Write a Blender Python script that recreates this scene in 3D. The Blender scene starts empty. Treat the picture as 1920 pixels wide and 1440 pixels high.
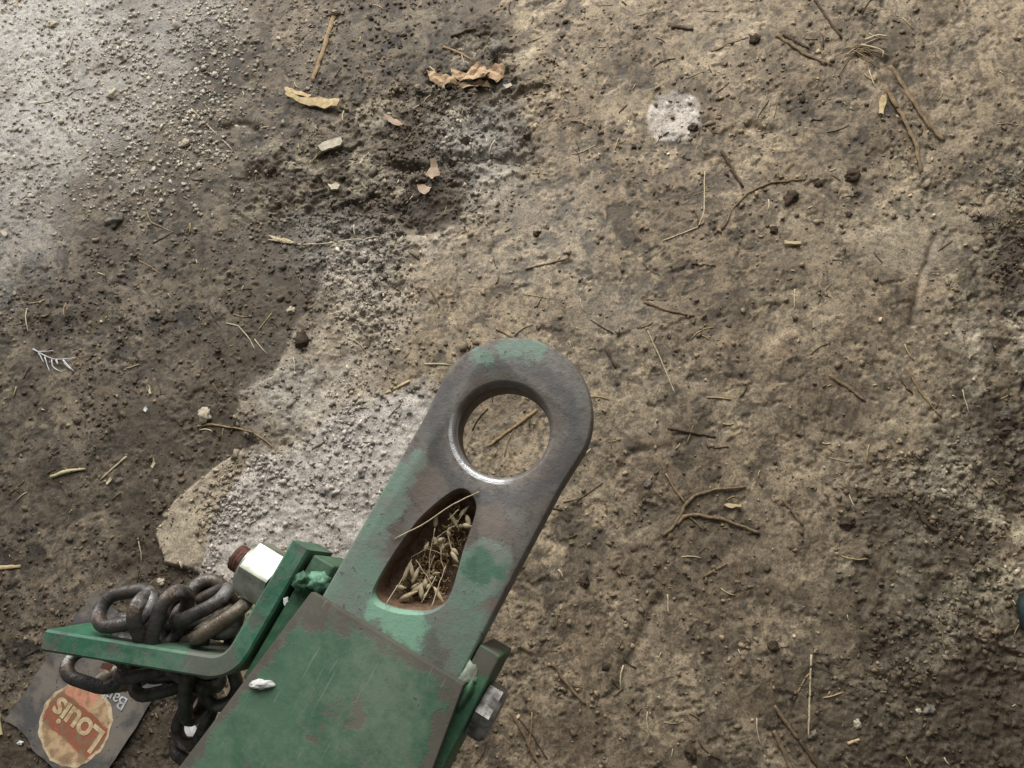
import bpy, bmesh, math, random
import numpy as np
from mathutils import Vector, Matrix, noise as mnoise

S = bpy.context.scene
COL = S.collection
random.seed(11)
RNG = np.random.default_rng(7)

# ------------------------------------------------------------------ camera
F, NX, NY, H = 1441.0, 1130.0, 1100.0, 0.95      # focal length (px of a 1920 px frame), nadir pixel, height
_z = np.array([-(NX-960), NY-720, F]); _z /= np.linalg.norm(_z)
_x = np.array([1.0, 0, 0]) - _z*_z[0]; _x /= np.linalg.norm(_x)
_y = np.cross(_z, _x)
R = np.array([_x, _y, _z])
cam_d = bpy.data.cameras.new('camera'); cam = bpy.data.objects.new('camera', cam_d); COL.objects.link(cam)
cam_d.sensor_fit = 'HORIZONTAL'; cam_d.sensor_width = 36.0; cam_d.lens = 36.0*F/1920
cam_d.clip_start = 0.01; cam_d.clip_end = 60
m = Matrix.Identity(4)
for i in range(3):
    for j in range(3): m[i][j] = R[i][j]
m[2][3] = H
cam.matrix_world = m
S.camera = cam

# ------------------------------------------------------------------ light
w = bpy.data.worlds.new('World'); S.world = w; w.use_nodes = True
w.node_tree.nodes['Background'].inputs[0].default_value = (1.0, 0.985, 0.955, 1)
w.node_tree.nodes['Background'].inputs[1].default_value = 0.15
def area(name, loc, target, sx, sy, power, col):
    d = bpy.data.lights.new(name, 'AREA'); d.shape = 'RECTANGLE'; d.size = sx; d.size_y = sy
    d.energy = power; d.color = col
    o = bpy.data.objects.new(name, d); COL.objects.link(o)
    o.location = loc
    o.rotation_euler = (Vector(target)-Vector(loc)).to_track_quat('-Z', 'Y').to_euler()
    return o
area('shed_doorway_light', (-0.05, 2.25, 1.50), (-0.2, 0.25, 0), 1.9, 1.7, 70, (1.0, 0.985, 0.96))
area('side_window_light', (-2.3, 2.15, 1.15), (-0.5, 0.45, 0), 1.0, 1.0, 36, (0.99, 0.995, 1.0))
S.view_settings.view_transform = 'Standard'; S.view_settings.look = 'None'
S.view_settings.exposure = 0.30; S.view_settings.gamma = 1.0
S.view_settings.use_curve_mapping = False

# ------------------------------------------------------------------ pixel helpers
def un(px, py, z=0.0):
    d = R @ np.array([(px-960)/F, (720-py)/F, -1.0]); t = (z-H)/d[2]
    return Vector((d[0]*t, d[1]*t, z))

# ------------------------------------------------------------------ materials
def srgb(r, g, b):
    def f(c):
        c /= 255.0
        return c/12.92 if c <= 0.04045 else ((c+0.055)/1.055)**2.4
    return (f(r), f(g), f(b), 1.0)

class NB:
    """small node builder"""
    def __init__(s, name):
        s.m = bpy.data.materials.new(name); s.m.use_nodes = True
        s.t = s.m.node_tree; s.b = s.t.nodes['Principled BSDF']
        s.tc = s.n('ShaderNodeTexCoord')
    def n(s, typ, **kw):
        nd = s.t.nodes.new(typ)
        for k, v in kw.items(): setattr(nd, k, v)
        return nd
    def l(s, a, b): s.t.links.new(a, b)
    def put(s, sock, v):
        if isinstance(v, bpy.types.NodeSocket): s.l(v, sock)
        else: sock.default_value = v
    def noise(s, scale, detail=4, rough=0.6, vec=None, dist=0.0):
        nd = s.n('ShaderNodeTexNoise'); nd.inputs['Scale'].default_value = scale
        nd.inputs['Detail'].default_value = detail; nd.inputs['Roughness'].default_value = rough
        nd.inputs['Distortion'].default_value = dist
        s.l(vec if vec is not None else s.tc.outputs['Object'], nd.inputs['Vector'])
        return nd
    def ramp(s, v, a, b, lo=0.0, hi=1.0):
        nd = s.n('ShaderNodeMapRange'); nd.interpolation_type = 'SMOOTHSTEP'
        s.put(nd.inputs['Value'], v)
        nd.inputs['From Min'].default_value = a; nd.inputs['From Max'].default_value = b
        nd.inputs['To Min'].default_value = lo; nd.inputs['To Max'].default_value = hi
        return nd.outputs['Result']
    def math(s, op, a, b=0.0, clamp=False):
        nd = s.n('ShaderNodeMath', operation=op); nd.use_clamp = clamp
        s.put(nd.inputs[0], a); s.put(nd.inputs[1], b)
        return nd.outputs[0]
    def vmath(s, op, a, b):
        nd = s.n('ShaderNodeVectorMath', operation=op)
        s.put(nd.inputs[0], a); s.put(nd.inputs[1], b)
        return nd.outputs['Value'] if op in ('DISTANCE', 'LENGTH') else nd.outputs['Vector']
    def mix(s, fac, a, b, mode='MIX'):
        nd = s.n('ShaderNodeMix', data_type='RGBA', blend_type=mode)
        s.put(nd.inputs[0], fac); s.put(nd.inputs[6], a); s.put(nd.inputs[7], b)
        return nd.outputs[2]
    def warp(s, amp, scale):
        """object position, flattened to xy and wobbled"""
        nz = s.noise(scale, 9, 0.72)
        a = s.vmath('SUBTRACT', nz.outputs['Color'], (0.5, 0.5, 0.5))
        a = s.vmath('MULTIPLY', a, (amp, amp, 0))
        p = s.vmath('MULTIPLY', s.tc.outputs['Object'], (1, 1, 0))
        return s.vmath('ADD', p, a)
    def blobs(s, wv, lst, soft=0.003):
        out = None
        for x, y, r in lst:
            d = s.vmath('DISTANCE', wv, (x, y, 0))
            k = s.ramp(d, r-soft, r+soft, 1.0, 0.0)
            out = k if out is None else s.math('MAXIMUM', out, k)
        return out
    def bump(s, h, strength, dist, prev=None):
        nd = s.n('ShaderNodeBump'); nd.inputs['Strength'].default_value = strength
        nd.inputs['Distance'].default_value = dist
        s.put(nd.inputs['Height'], h)
        if prev is not None: s.l(prev, nd.inputs['Normal'])
        return nd.outputs['Normal']
    def done(s, col, rough=0.8, metal=0.0, normal=None, spec=0.5):
        s.put(s.b.inputs['Base Color'], col); s.put(s.b.inputs['Roughness'], rough)
        s.put(s.b.inputs['Metallic'], metal); s.put(s.b.inputs['Specular IOR Level'], spec)
        if normal is not None: s.l(normal, s.b.inputs['Normal'])
        return s.m

def mat_simple(name, c1, c2, scale=200, rough=0.8, metal=0.0, bump=0.3, bd=0.001, spec=0.4, stretch=None):
    n = NB(name); vec = None
    if stretch: vec = n.vmath('MULTIPLY', n.tc.outputs['Object'], stretch)
    nz = n.noise(scale, 5, 0.65, vec)
    col = n.mix(n.ramp(nz.outputs['Fac'], 0.32, 0.68), c1, c2)
    return n.done(col, rough, metal, n.bump(nz.outputs['Fac'], bump, bd), spec)

# ------------------------------------------------------------------ mesh helpers
def mesh_obj(name, verts, faces, mat, parent=None, smooth=True):
    me = bpy.data.meshes.new(name); me.from_pydata([tuple(v) for v in verts], [], faces); me.update()
    if smooth: me.polygons.foreach_set('use_smooth', [True]*len(me.polygons))
    if mat: me.materials.append(mat)
    o = bpy.data.objects.new(name, me); COL.objects.link(o)
    if parent is not None: o.parent = parent
    return o

def bm_obj(name, bm, mat, parent=None, smooth=False, sharp=None):
    me = bpy.data.meshes.new(name); bm.normal_update(); bm.to_mesh(me); bm.free()
    if smooth: me.polygons.foreach_set('use_smooth', [True]*len(me.polygons))
    if sharp is not None: me.set_sharp_from_angle(angle=math.radians(sharp))
    me.materials.append(mat)
    o = bpy.data.objects.new(name, me); COL.objects.link(o)
    if parent is not None: o.parent = parent
    return o

def tag(o, label=None, cat=None, group=None, kind=None):
    if label: o['label'] = label
    if cat: o['category'] = cat
    if group: o['group'] = group
    if kind: o['kind'] = kind
    return o

def empty(name, loc, label=None, cat=None, rz=0.0):
    o = bpy.data.objects.new(name, None); COL.objects.link(o); o.empty_display_size = 0.05
    o.location = loc; o.rotation_euler.z = rz
    return tag(o, label, cat)

def tube_geo(pts, radii, n=7, flat=1.0, closed=False):
    pts = [Vector(p) for p in pts]; V = []; Fc = []; k = len(pts)
    up = Vector((0, 0, 1)); prev = None
    for i, p in enumerate(pts):
        if closed: t = pts[(i+1) % k]-pts[i-1]
        else: t = pts[min(i+1, k-1)]-pts[max(i-1, 0)]
        t.normalize()
        if prev is None:
            a = t.cross(up)
            if a.length < 0.1: a = t.cross(Vector((1, 0, 0)))
        else: a = prev - t*prev.dot(t)
        a.normalize(); prev = a; b = a.cross(t)
        r = radii[i] if hasattr(radii, '__len__') else radii
        for j in range(n):
            q = 2*math.pi*j/n
            V.append(p + a*(math.cos(q)*r) + b*(math.sin(q)*r*flat))
    for i in range(k if closed else k-1):
        for j in range(n):
            i2 = (i+1) % k
            Fc.append((i*n+j, i*n+(j+1) % n, i2*n+(j+1) % n, i2*n+j))
    if not closed:
        Fc.append(tuple(range(n-1, -1, -1))); Fc.append(tuple((k-1)*n+j for j in range(n)))
    return V, Fc

def box_bm(x0, x1, y0, y1, z0, z1, bev=0.0015, seg=2):
    bm = bmesh.new(); bmesh.ops.create_cube(bm, size=1)
    for v in bm.verts:
        v.co = Vector((x0 if v.co.x < 0 else x1, y0 if v.co.y < 0 else y1, z0 if v.co.z < 0 else z1))
    if bev: bmesh.ops.bevel(bm, geom=bm.edges[:], offset=bev, segments=seg, affect='EDGES', profile=0.6)
    return bm

def prism_bm(poly, z0, z1, bev=0.0, seg=2):
    bm = bmesh.new()
    vs = [bm.verts.new((x, y, z0)) for x, y in poly]
    f = bm.faces.new(vs); r = bmesh.ops.extrude_face_region(bm, geom=[f])
    for v in [g for g in r['geom'] if isinstance(g, bmesh.types.BMVert)]: v.co.z = z1
    bmesh.ops.recalc_face_normals(bm, faces=bm.faces[:])
    if bev: bmesh.ops.bevel(bm, geom=bm.edges[:], offset=bev, segments=seg, affect='EDGES', profile=0.6)
    return bm

# ------------------------------------------------------------------ ground height and soil colour (numpy)
_T = {}
def vn(x, y, scale, seed):
    if seed not in _T: _T[seed] = np.random.default_rng(seed).random((256, 256)).astype(np.float32)
    T = _T[seed]; x = x*scale+1000.37; y = y*scale+1000.71
    xi = np.floor(x).astype(np.int64); yi = np.floor(y).astype(np.int64)
    fx = (x-xi).astype(np.float32); fy = (y-yi).astype(np.float32)
    fx = fx*fx*fx*(fx*(fx*6-15)+10); fy = fy*fy*fy*(fy*(fy*6-15)+10)
    a = T[xi & 255, yi & 255]; b = T[(xi+1) & 255, yi & 255]; c = T[xi & 255, (yi+1) & 255]; d = T[(xi+1) & 255, (yi+1) & 255]
    return (a*(1-fx)+b*fx)*(1-fy)+(c*(1-fx)+d*fx)*fy
def fbm(x, y, scale, octv, seed, gain=0.5):
    s = 0; a = 1.0; tot = 0
    for k in range(octv):
        c, sn = math.cos(k*1.1), math.sin(k*1.1)
        s = s+a*vn(x*c-y*sn, x*sn+y*c, scale*(2.03**k), seed+k); tot += a; a *= gain
    return s/tot
def sst(a, b, v):
    t = np.clip((v-a)/(b-a), 0, 1); return t*t*(3-2*t)
def poly_sd(pts, x, y):
    """signed distance to a polygon given as photo pixels on the ground, negative inside"""
    P = [un(*p) for p in pts]; d = np.full(x.shape, 1e9); s = np.ones(x.shape)
    n = len(P)
    for i in range(n):
        a = P[i]; b = P[i-1]; ex, ey = b.x-a.x, b.y-a.y
        wx, wy = x-a.x, y-a.y
        t = np.clip((wx*ex+wy*ey)/(ex*ex+ey*ey), 0, 1)
        d = np.minimum(d, (wx-ex*t)**2+(wy-ey*t)**2)
        c1 = y >= a.y; c2 = y < b.y; c3 = ex*wy > ey*wx
        s = np.where((c1 & c2 & c3) | (~c1 & ~c2 & ~c3), -s, s)
    return s*np.sqrt(d)
def seg_d(pts, x, y):
    P = [un(*p) for p in pts]; d = np.full(x.shape, 1e9)
    for a, b in zip(P, P[1:]):
        ex, ey = b.x-a.x, b.y-a.y; wx, wy = x-a.x, y-a.y
        t = np.clip((wx*ex+wy*ey)/(ex*ex+ey*ey), 0, 1)
        d = np.minimum(d, (wx-ex*t)**2+(wy-ey*t)**2)
    return np.sqrt(d)
def blob(px, py, rpx, x, y):
    c = un(px, py); r = (un(px+rpx, py)-c).length
    return np.hypot(x-c.x, y-c.y)/r

STRIP = [(880, 300), (760, 440), (680, 560), (620, 680), (520, 800), (440, 900)]
CRUST = [(640, 460), (600, 545), (548, 640), (530, 700), (440, 742), (430, 800), (480, 835), (400, 900), (300, 1000), (305, 1050), (360, 1090),
         (420, 1300), (330, 1500), (1500, 1700), (3500, 1700),
         (3500, -500), (1000, -200), (930, 60), (1010, 300), (900, 330), (860, 430), (760, 450)]
ROUGH = [(460, 310), (600, 215), (740, 180), (930, 40), (1000, 120), (1010, 310), (900, 340), (865, 420), (770, 450), (700, 640), (600, 560), (560, 430), (470, 400)]
ROUGHR = [(2100, 150), (1900, 240), (1860, 330), (1820, 440), (1800, 560), (1770, 640), (1800, 760), (1700, 860), (1660, 930), (1600, 1010), (1560, 1100),
          (1640, 1180), (1560, 1260), (1500, 1330), (1560, 1500), (2200, 1500)]
ASH = [(412, 872), (470, 850), (545, 850), (640, 770), (720, 730), (800, 715), (830, 800), (760, 900), (700, 1010), (660, 1080), (560, 1060), (470, 1110), (350, 1095), (372, 1000)]
SLAB = [(292, 1005), (330, 940), (400, 880), (455, 845), (470, 870), (420, 940), (392, 1000), (368, 1070), (310, 1058)]
BITS = [(100, 890), (200, 870)]

def soil(x, y):
    """height, colour, stain and painted-shade strength, crumb density at ground points"""
    wx = x+0.020*(fbm(x, y, 9, 4, 20)-0.5)*2+0.006*(fbm(x, y, 70, 3, 24)-0.5)*2
    wy = y+0.020*(fbm(x, y, 9, 4, 30)-0.5)*2+0.006*(fbm(x, y, 70, 3, 34)-0.5)*2
    crust = sst(0.006, -0.006, poly_sd(CRUST, wx, wy))
    rough = sst(0.05, -0.04, poly_sd(ROUGH, wx, wy))
    roughr = sst(0.06, -0.06, poly_sd(ROUGHR, wx, wy))
    ash = sst(0.012, -0.022, poly_sd(ASH, wx, wy))
    slab = sst(0.004, -0.003, poly_sd(SLAB, x+(wx-x)*0.25, y+(wy-y)*0.25))
    rgh = np.clip(rough+0.55*roughr, 0, 1)
    edge = poly_sd(CRUST, wx, wy)
    strip = sst(0.10, 0.04, seg_d(STRIP, wx, wy))*crust
    sk = fbm(x*0.42+y*0.30, (y*0.42-x*0.30)*7, 26, 4, 240)
    big = fbm(x, y, 3.2, 3, 40); mid = fbm(x, y, 16, 5, 50); fine = fbm(x, y, 95, 4, 60, 0.6)
    flake = fbm(wx, wy, 30, 5, 70, 0.55); flake2 = fbm(wx, wy, 58, 4, 80, 0.55)
    clod = np.abs(fbm(wx, wy, 42, 4, 90, 0.6)-0.5)*2
    h = 0.016*(big-0.5)+0.0050*(mid-0.5)+0.0009*(fine-0.5)
    h = h+crust*0.006
    h = h+0.0013*sst(0.50, 0.515, flake)*(0.3+1.2*rgh)+0.0010*sst(0.55, 0.565, flake2)*(0.12+1.2*rgh+strip)
    h = h-0.0060*sst(0.62, 0.70, flake)*rgh-0.004*sst(0.60, 0.66, flake2)*rgh
    h = h+rgh*0.0075*(0.42-clod)+(rgh+.5*strip)*0.003*(fine-0.5)
    pit = fbm(x, y, 48, 4, 100, 0.6); h = h-0.0020*sst(0.655, 0.69, pit)*(1-0.5*ash)
    h = h+ash*(0.003+0.006*(fbm(x, y, 60, 4, 110, 0.65)-0.5))
    h = h*(1-slab)+slab*(0.009+0.003*(big-0.5)+0.004*(mid-0.5))
    gd = np.full(x.shape, 1e9)
    for ln, wd, dp in GROOVES:
        d = seg_d(ln, x+(wx-x)*0.35, y+(wy-y)*0.35)
        h = h-dp*np.exp(-(d/wd)**2)
    # colour
    L = lambda *c: np.array(srgb(*c)[:3])[None, :]
    tan, tan2 = L(151, 135, 111), L(131, 115, 93)
    left, left2 = L(113, 101, 84), L(91, 80, 65)
    dark, grey = L(84, 73, 56), L(150, 144, 132)
    q = lambda v: v[:, None]
    c = tan*q(1-sst(0.35, 0.65, mid))+tan2*q(sst(0.35, 0.65, mid))
    lf = left*q(1-sst(0.38, 0.62, mid))+left2*q(sst(0.38, 0.62, mid))
    cc = q(crust); c = c*cc+lf*(1-cc)
    dk = np.clip(np.clip(rough+0.7*roughr, 0, 1)*sst(0.40, 0.60, fbm(wx, wy, 22, 5, 120))*0.9, 0, 1)
    c = c*q(1-dk)+dark*q(dk)
    rr = roughr*(0.25+0.75*sst(.36, .58, fbm(wx, wy, 9, 4, 270)))*.55; c = c*q(1-rr)+L(96, 84, 65)*q(rr)
    pl = np.clip(rough+roughr, 0, 1)*sst(0.52, 0.62, fbm(wx, wy, 26, 5, 130))*0.75
    c = c*q(1-pl)+L(172, 160, 136)*q(pl)
    # moist stains and painted lower-right shade
    st = sst(0.56, 0.70, fbm(wx, wy, 13, 5, 140, 0.6))*0.55*(0.5+0.5*fbm(x, y, 4, 2, 148))
    c = c*q(1-st)+dark*q(st)
    stain_shade = np.zeros(x.shape)
    s1 = sst(0.555, 0.61, fbm(wx, wy, 36, 5, 200, 0.62)); s2 = np.maximum(sst(0.59, 0.64, fbm(wx, wy, 105, 4, 210, 0.6)), 0.9*sst(0.62, 0.66, fbm(x, y, 190, 3, 215, 0.6))); s3 = sst(0.56, 0.64, fbm(wx, wy, 48, 5, 220, 0.6))
    tex = (1-0.5*s1*(0.35+0.65*sst(.42, .6, fbm(x, y, 7, 3, 230))))*(1-0.48*s2)*(1+0.24*s3*(1-s1))
    h = h-0.0008*s1+0.0005*s3-0.0004*s2
    tex = tex*(1+0.65*(sk-0.5))
    c = c*q(tex)
    dke = 0.6*(1-crust)*sst(-0.05, -0.25, x)*sst(0.13, 0.0, np.abs(edge))*sst(.30, .55, fbm(x, y, 8, 4, 250)+.12); c = c*q(1-dke)+L(72, 61, 47)*q(dke)
    sp = strip*(0.35+0.65*sst(.40, .6, fbm(wx, wy, 20, 5, 260)))*.8; c = c*q(1-sp)+L(176, 164, 146)*q(sp)
    for bx, by, br, amt in STAINS_AND_SHADE:
        b = amt*sst(1.25, 0.35, blob(bx, by, br, wx, wy)); c = c*q(1-b)+L(70, 59, 45)*q(b); stain_shade = np.maximum(stain_shade, b)  # moist stains, plus shade painted into the soil colour at lower right
    c = c*q(1-ash*0.88)+(L(196, 188, 178)*q(0.92+0.34*(fine-0.5)))*q(ash*0.88)
    c = c*q(1-slab)+L(170, 156, 134)*q(slab)
    pale = np.zeros(x.shape)
    for bx, by, br, amt in PALE:
        b = amt*sst(1.75, 0.1, blob(bx, by, br, wx, wy)+1.5*(fbm(wx, wy, 18, 5, 160)-0.5)); pale = np.maximum(pale, b)
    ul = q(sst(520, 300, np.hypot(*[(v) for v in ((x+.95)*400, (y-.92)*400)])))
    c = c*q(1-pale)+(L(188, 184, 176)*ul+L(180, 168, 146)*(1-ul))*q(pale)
    ws = sst(1.04, 0.92, blob(1262, 222, 52, x+(wx-x)*.35, y+(wy-y)*.35)+.25*(fbm(x, y, 90, 3, 175)-.5))*(0.55+0.45*sst(0.42, 0.52, fbm(x, y, 60, 4, 170)))
    c = c*q(1-ws)+L(190, 180, 168)*q(ws)
    dens = 0.35+1.5*np.clip(rough+roughr, 0, 1)+0.4*(1-crust)+1.3*strip+0.4*ash+1.4*sst(1.2, 0.4, blob(350, 150, 260, x, y))-0.25*slab
    dens = dens*(0.35+1.3*sst(0.42, 0.62, fbm(x, y, 11, 4, 180)))
    return h, np.clip(c, 0, 1), stain_shade, dens

GROOVES = [([(1290, 830), (1180, 850), (1150, 900)], 0.005, 0.003), ([(1240, 1120), (1190, 1220), (1160, 1290)], 0.007, 0.004),
           ([(1800, 850), (1910, 1000)], 0.006, 0.005), ([(1890, 290), (1920, 350)], 0.006, 0.005), ([(1745, 450), (1715, 540), (1700, 610)], 0.004, 0.004),
           ([(840, 300), (900, 297), (975, 300)], 0.008, 0.009), ([(740, 315), (800, 318)], 0.008, 0.010), ([(880, 240), (930, 238)], 0.008, 0.007),
           ([(740, 395), (790, 435)], 0.009, 0.006), ([(560, 820), (430, 900), (310, 1000)], 0.012, 0.002), ([(1400, 240), (1450, 248)], 0.006, 0.006),
           ([(470, 330), (510, 325)], 0.012, 0.009), ([(420, 240), (450, 228), (475, 238)], 0.006, 0.006), ([(180, 1100), (260, 1060)], 0.01, 0.003),
           ([(1654, 164), (1684, 214), (1710, 264), (1722, 325)], 0.007, 0.005), ([(1660, 126), (1693, 172), (1728, 226), (1764, 268)], 0.007, 0.005)]
STAINS_AND_SHADE = [(500, 340, 60, .75), (215, 440, 60, .8), (290, 800, 70, .7), (270, 1010, 70, .6), (540, 470, 90, .6), (560, 600, 60, .55), (240, 40, 50, .7),
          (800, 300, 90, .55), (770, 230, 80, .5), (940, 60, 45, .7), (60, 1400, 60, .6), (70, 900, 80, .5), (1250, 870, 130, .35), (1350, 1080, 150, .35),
          (1640, 90, 60, .5), (1880, 480, 90, .6), (1860, 840, 120, .6), (1700, 990, 130, .6), (1620, 1180, 140, .5), (1780, 1300, 210, .65), (1900, 1380, 180, .8), (1650, 1430, 130, .4),  # the lower-right corner blobs are painted shade, strengthened to darken that corner
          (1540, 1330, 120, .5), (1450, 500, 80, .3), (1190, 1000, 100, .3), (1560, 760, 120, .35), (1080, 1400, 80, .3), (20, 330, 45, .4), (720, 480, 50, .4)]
PALE = [(40, 30, 240, .7), (30, 240, 150, .65), (170, 200, 130, .4), (300, 20, 110, .35), (10, 420, 110, .35), (660, 470, 90, .3), (560, 740, 70, .4), (1740, 430, 70, .3),
        (1790, 860, 70, .35), (1830, 640, 60, .35), (900, 270, 80, .4), (1000, 420, 120, .2), (1150, 600, 90, .25), (1700, 470, 80, .3)]

def axis_grid(lo, hi, step, far_lo, far_hi):
    a = list(np.arange(lo, hi+1e-6, step)); s = step; v = lo; left = []
    while v > far_lo: s *= 1.18; v -= s; left.append(v)
    s = step; v = a[-1]; right = []
    while v < far_hi: s *= 1.18; v += s; right.append(v)
    return np.array(left[::-1]+a+right)
STEP = 0.0017
GX = axis_grid(-1.06, 0.74, STEP, -4, 4); GY = axis_grid(-0.30, 1.04, STEP, -3, 4.5)
XX, YY = np.meshgrid(GX, GY)
hh, cc, stain_shade, dens = soil(XX.ravel(), YY.ravel())
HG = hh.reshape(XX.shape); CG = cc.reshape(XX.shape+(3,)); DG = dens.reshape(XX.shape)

def gidx(x, y):
    return int(np.clip(np.searchsorted(GY, y)-1, 0, len(GY)-2)), int(np.clip(np.searchsorted(GX, x)-1, 0, len(GX)-2))
def gh(x, y):
    j, i = gidx(x, y)
    tx = (x-GX[i])/(GX[i+1]-GX[i]); ty = (y-GY[j])/(GY[j+1]-GY[j])
    return float((HG[j, i]*(1-tx)+HG[j, i+1]*tx)*(1-ty)+(HG[j+1, i]*(1-tx)+HG[j+1, i+1]*tx)*ty)
def gmax(x, y, r):
    return max(gh(x+dx*r, y+dy*r) for dx, dy in ((0, 0), (1, 0), (-1, 0), (0, 1), (0, -1), (.7, .7), (-.7, .7), (.7, -.7), (-.7, -.7)))
def on(px, py, lift=0.0):
    p = un(px, py); z = gh(p.x, p.y); p = un(px, py, z); z = gh(p.x, p.y)
    return Vector((p.x, p.y, z+lift))

def grid_mesh(name, V, nr, nc):
    me = bpy.data.meshes.new(name)
    idx = np.arange(nr*nc, dtype=np.int32).reshape(nr, nc)
    q = np.stack([idx[:-1, :-1], idx[:-1, 1:], idx[1:, 1:], idx[1:, :-1]], -1).reshape(-1, 4)
    fast_mesh(me, V, q)
    return me
def fast_mesh(me, V, q):
    k = q.shape[1]
    me.vertices.add(len(V)); me.vertices.foreach_set('co', np.ascontiguousarray(V, dtype=np.float32).ravel())
    me.loops.add(q.size); me.loops.foreach_set('vertex_index', q.astype(np.int32).ravel())
    me.polygons.add(len(q)); me.polygons.foreach_set('loop_start', np.arange(0, q.size, k, dtype=np.int32))
    try: me.polygons.foreach_set('loop_total', np.full(len(q), k, dtype=np.int32))
    except Exception: pass
    me.update(calc_edges=True)
def col_attr(me, name, C):
    at = me.attributes.new(name, 'FLOAT_COLOR', 'POINT')
    at.data.foreach_set('color', np.concatenate([C, np.ones((len(C), 1))], 1).astype(np.float32).ravel())

n = NB('packed_soil')
at = n.n('ShaderNodeAttribute', attribute_name='soil')
f1 = n.noise(420, 5, 0.7); f2 = n.noise(90, 6, 0.7); f3 = n.noise(900, 3, 0.7)
k = n.math('ADD', n.math('MULTIPLY', n.ramp(f1.outputs['Fac'], 0.3, 0.7), 0.55), n.math('MULTIPLY', n.ramp(f2.outputs['Fac'], 0.3, 0.7), 0.45))
k = n.ramp(k, 0.15, 0.85, 0.6, 1.32)
vo = n.n('ShaderNodeTexVoronoi'); vo.inputs['Scale'].default_value = 210; n.l(n.tc.outputs['Object'], vo.inputs['Vector'])
sp = n.math('MULTIPLY', n.ramp(vo.outputs['Distance'], 0.10, 0.22, 1, 0), n.ramp(f2.outputs['Fac'], 0.48, 0.62))
col = n.mix(1.0, at.outputs['Color'], k, 'MULTIPLY')
col = n.mix(n.math('MULTIPLY', sp, 0.7), col, srgb(58, 48, 37))
f4 = n.noise(330, 3, 0.6)
col = n.mix(n.math('MULTIPLY', n.ramp(f4.outputs['Fac'], .60, .65), .35), col, srgb(62, 53, 42))
col = n.mix(n.math('MULTIPLY', n.ramp(f4.outputs['Fac'], .34, .29), .2), col, srgb(196, 184, 160))
hsum = n.math('ADD', n.math('MULTIPLY', f2.outputs['Fac'], 0.7), n.math('ADD', n.math('MULTIPLY', f1.outputs['Fac'], 0.6), n.math('MULTIPLY', f3.outputs['Fac'], 0.25)))
nrm = n.bump(hsum, 0.24, 0.0024)
M_soil = n.done(col, n.ramp(f2.outputs['Fac'], 0.3, 0.7, 0.62, 0.85), 0.0, nrm, 0.5)

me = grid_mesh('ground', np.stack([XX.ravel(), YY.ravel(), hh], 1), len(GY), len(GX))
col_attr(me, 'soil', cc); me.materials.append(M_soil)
me.polygons.foreach_set('use_smooth', np.ones(len(me.polygons), dtype=bool))
ground = bpy.data.objects.new('ground', me); COL.objects.link(ground)
tag(ground, 'packed brown earth floor with tan crust, dark moist stains, painted lower-right shade and grey ash', None, None, 'structure')

# ------------------------------------------------------------------ loose crumbs (nobody could count them)
def ico():
    bm = bmesh.new(); bmesh.ops.create_icosphere(bm, subdivisions=1, radius=1)
    v = np.array([x.co[:] for x in bm.verts]); f = np.array([[q.index for q in x.verts] for x in bm.faces]); bm.free(); return v, f
IV, IF = ico()
def scatter_crumbs(name, N, smin, smax, powr, bright, label, weight=None, dim=1.0):
    j0, j1 = np.searchsorted(GY, -0.28), np.searchsorted(GY, 1.02); i0, i1 = np.searchsorted(GX, -1.04), np.searchsorted(GX, 0.72)
    D = np.clip(DG[j0:j1, i0:i1], 0.02, None).copy()
    if weight is not None: D *= weight(XX[j0:j1, i0:i1], YY[j0:j1, i0:i1])
    c = np.cumsum(D.ravel()); c /= c[-1]
    s = np.searchsorted(c, RNG.random(N)); jj, ii = np.unravel_index(s, D.shape); jj += j0; ii += i0
    x = GX[ii]+(RNG.random(N)-0.5)*STEP; y = GY[jj]+(RNG.random(N)-0.5)*STEP; z = HG[jj, ii]
    sz = smin+(smax-smin)*RNG.random(N)**powr
    sc = sz[:, None]*(0.6+0.7*RNG.random((N, 3))); sc[:, 2] *= 0.65
    ang = RNG.random(N)*6.283; ca, sa = np.cos(ang), np.sin(ang)
    P = IV[None]*sc[:, None, :]*(0.35+1.1*RNG.random((N, len(IV), 1)))+(RNG.random((N, len(IV), 3))-.5)*sz[:, None, None]*0.6
    X = P[..., 0]*ca[:, None]-P[..., 1]*sa[:, None]+x[:, None]; Y = P[..., 0]*sa[:, None]+P[..., 1]*ca[:, None]+y[:, None]
    Z = P[..., 2]+z[:, None]+(sz*0.25)[:, None]
    V = np.stack([X, Y, Z], -1).reshape(-1, 3)
    Fq = (IF[None]+(np.arange(N)*len(IV))[:, None, None]).reshape(-1, 3)
    lum = np.clip((CG[jj, ii].mean(1)-.12)/.16, 0, 1)[:, None]*dim
    base = CG[jj, ii]*(bright[0]+(bright[1]-bright[0])*RNG.random((N, 1))**1.4)*(1.1-.55*lum*(RNG.random((N, 1)) < .7))
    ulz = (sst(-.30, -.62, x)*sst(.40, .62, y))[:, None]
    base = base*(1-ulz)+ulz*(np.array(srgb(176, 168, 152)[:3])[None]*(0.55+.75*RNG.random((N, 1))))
    C = np.repeat(np.clip(base, 0, .8), len(IV), 0)
    me = bpy.data.meshes.new(name); fast_mesh(me, V, Fq); col_attr(me, 'soil', C); me.materials.append(M_crumb)
    o = bpy.data.objects.new(name, me); COL.objects.link(o)
    return tag(o, label, None, None, 'stuff')
n = NB('soil_crumb'); at = n.n('ShaderNodeAttribute', attribute_name='soil')
f1 = n.noise(600, 4, 0.7)
col = n.mix(1.0, at.outputs['Color'], n.ramp(f1.outputs['Fac'], 0.3, 0.7, 0.75, 1.2), 'MULTIPLY')
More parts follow.
